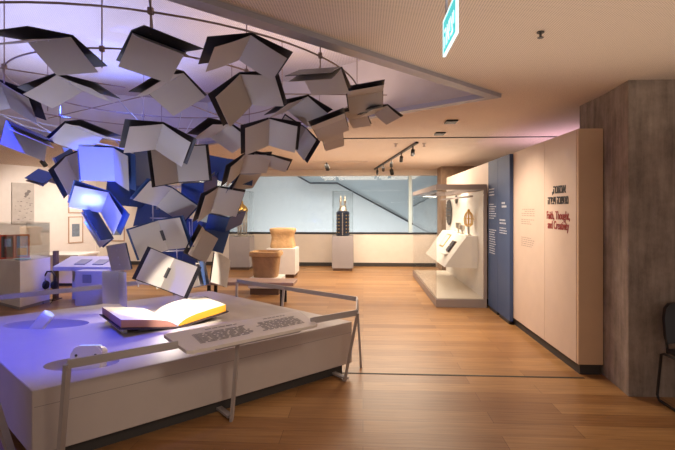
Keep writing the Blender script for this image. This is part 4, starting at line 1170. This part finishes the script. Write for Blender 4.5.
# ------------------------------------------------------------------ ceiling fittings
tr = thing('light_track', 'black ceiling light track with five small spotlights', 'light track', (0.6, 9.9, CEIL))
a, b = Vector((0.32, 12.3, CEIL - 0.016)), Vector((0.88, 7.4, CEIL - 0.016))
bm = bmesh.new(); add_bar(bm, [a, b], 0.05, 0.03); wpart('rail', bm, M['black'], tr)
for k in range(5):
    p = b.lerp(a, (0.06, 0.26, 0.48, 0.70, 0.90)[k])
    sp = wpart('spotlight', add_tube(bmesh.new(), [(p.x, p.y, CEIL - 0.10), (p.x, p.y + 0.07, CEIL - 0.18)], 0.034, 14), M['black'], tr, True)
    wpart('stem', add_tube(bmesh.new(), [(p.x, p.y, CEIL - 0.03), (p.x, p.y + 0.02, CEIL - 0.13)], 0.012, 8), M['black'], sp)
for x, y, lab in ((1.10, 5.70, 'black square downlight in the ceiling, nearer of the pair left of the wall'), (1.11, 6.59, 'black square downlight in the ceiling, farther of the pair by the dark slot')):
    d = thing('downlight', lab, 'light', (x, y, CEIL), group='black ceiling downlights')
    bm = bmesh.new(); add_box(bm, (-0.07, -0.10, -0.02), (0.07, 0.10, -0.001), 0.006); mesh_obj('housing', bm, M['black'], d)
    bm = bmesh.new(); add_lathe(bm, [(0.05, -0.024), (0.05, -0.0205)], 16); mesh_obj('rim', bm, M['screw'], d)
for x, y, lab in ((-0.86, 10.55, 'small black ceiling spotlight above the grey vitrine with the scroll case'), (0.75, 12.0, 'small black ceiling spotlight near the window beyond the light track'), (-6.9, 9.3, 'small black ceiling spotlight at the left edge above the canvas')):
    d = thing('ceiling_spotlight', lab, 'light', (x, y, CEIL), group='single black ceiling spotlights')
    mesh_obj('lamp', add_tube(bmesh.new(), [(0, 0, -0.06), (0.03, 0.09, -0.17)], 0.05, 12), M['black'], d, True)
    mesh_obj('stem', add_tube(bmesh.new(), [(0, 0, -0.001), (0, 0, -0.08)], 0.014, 8), M['black'], d)
for x, y, z, lab in ((1.10, 2.86, CEIL, 'small sprinkler head in the ceiling right of the exit sign'), (-2.16, 3.30, 3.38, 'small sprinkler head in the recess ceiling between the two top books'),
                     (1.02, 7.6, CEIL, 'small pale detector in the ceiling right of the light track'), (0.55, 4.9 + 2.7, CEIL, 'small pale detector in the ceiling left of the light track end')):
    d = thing('sprinkler' if 'sprinkler' in lab else 'detector', lab, 'sprinkler' if 'sprinkler' in lab else 'detector', (x, y, z))
    big = 'sprinkler' in lab
    mm = M['screw'] if big else M['recess_wall']
    bm = bmesh.new(); add_lathe(bm, [(0.012, -0.055), (0.012, -0.001)], 10); mesh_obj('stem', bm, mm, d)
    bm = bmesh.new(); add_lathe(bm, [(0.036, -0.012), (0.036, -0.001)], 16); mesh_obj('rosette', bm, mm, d)
    bm = bmesh.new(); add_lathe(bm, [(0.03, -0.062), (0.03, -0.056)], 16); mesh_obj('deflector', bm, mm, d)
    if big: d.scale = (0.62, 0.62, 0.62)

# exit sign, edge-on above the aisle
es = thing('exit_sign', 'lit teal exit sign hanging from the ceiling with white edge', 'sign', (0.37, 1.93, CEIL))
y0, y1, z0, z1 = 1.80, 2.075, 2.30, 2.45
wbox('panel', (0.366, y0, z0), (0.374, y1, z1), M['sign_teal'], es, 0.002)
bm = bmesh.new(); e = 0.006
add_box(bm, (0.364, y0 - e, z0 - e), (0.376, y1 + e, z0)); add_box(bm, (0.364, y0 - e, z1), (0.376, y1 + e, z1 + e))
add_box(bm, (0.364, y0 - e, z0), (0.376, y0, z1)); add_box(bm, (0.364, y1, z0), (0.376, y1 + e, z1)); wpart('edge', bm, M['sign_white'], es)
mtx = Matrix(((0, 0, -1, 0.3645 - es.location.x), (-1, 0, 0, 1.94 - es.location.y), (0, 1, 0, 2.322 - CEIL), (0, 0, 0, 1)))
text_mesh('lettering', heb('\u05d9\u05e6\u05d9\u05d0\u05d4'), 0.135, M['sign_white'], es, mtx, 0.001, 'CENTER', width=0.21)
for y in (1.86, 2.02):
    bm = bmesh.new(); add_tube(bm, [(0.37, y, z1 + e), (0.37, y, CEIL - 0.02)], 0.006, 8); wpart('hanger', bm, M['rail'], es)
wbox('mount', (0.34, 1.82, CEIL - 0.02), (0.40, 2.06, CEIL - 0.001), M['rail'], es)

# ------------------------------------------------------------------ chair at the right edge
ch = thing('chair', 'black shell chair on a sled frame against the concrete pillar', 'chair', (2.72, 3.62, 0))
def cpt(x, y, z): return (x, y, z)
bm = bmesh.new()
for k in range(1):
    n = 8
    A, B = [], []
    for i in range(n + 1):
        f = i / n; x = -0.25 + 0.5*f; c = 0.05 * (1 - (2*f - 1)**2)
        A.append((x, c)); 
    zs = [(0.50, 0.96), (0.56, 1.0), (0.70, 1.0), (0.78, 0.94), (0.82, 0.80)]
    rows = []
    for z, k2 in zs:
        rows.append([bm.verts.new((x*k2, 0.19 + c + (z - 0.5)*0.12, z)) for x, c in A])
    rows2 = []
    for z, k2 in zs:
        rows2.append([bm.verts.new((x*k2, 0.225 + c + (z - 0.5)*0.12, z)) for x, c in A])
    for R_, flip in ((rows, 0), (rows2, 1)):
        for a_, b_ in zip(R_, R_[1:]):
            for i in range(n): bm.faces.new((a_[i], a_[i+1], b_[i+1], b_[i]))
    m_ = len(zs)
    for i in range(n):
        bm.faces.new((rows[0][i], rows[0][i+1], rows2[0][i+1], rows2[0][i])); bm.faces.new((rows[-1][i], rows[-1][i+1], rows2[-1][i+1], rows2[-1][i]))
    for j in range(m_ - 1):
        for i in (0, n): bm.faces.new((rows[j][i], rows[j+1][i], rows2[j+1][i], rows2[j][i]))
smooth_by_angle(mesh_obj('backrest', bm, M['chair_shell'], ch), 50)
bm = bmesh.new(); add_box(bm, (-0.25, -0.24, 0.425), (0.25, 0.20, 0.465), 0.015); smooth_by_angle(mesh_obj('seat', bm, M['chair_shell'], ch), 50)
for s in (-1, 1):
    bm = bmesh.new()
    add_tube(bm, [(s*0.255, -0.20, 0.415), (s*0.262, 0.20, 0.415), (s*0.265, 0.235, 0.40), (s*0.265, 0.285, 0.05), (s*0.265, 0.265, 0.014), (s*0.265, -0.30, 0.012), (s*0.262, -0.32, 0.03), (s*0.255, -0.22, 0.40)], 0.011, 8)
    mesh_obj('leg', bm, M['black'], ch, True)
    bm = bmesh.new(); add_tube(bm, [(s*0.235, 0.20, 0.42), (s*0.235, 0.232, 0.60)], 0.011, 8); mesh_obj('back_support', bm, M['black'], ch, True)
bm = bmesh.new(); add_tube(bm, [(-0.255, -0.1, 0.415), (0.255, -0.1, 0.415)], 0.01, 8); mesh_obj('crossbar', bm, M['black'], ch)
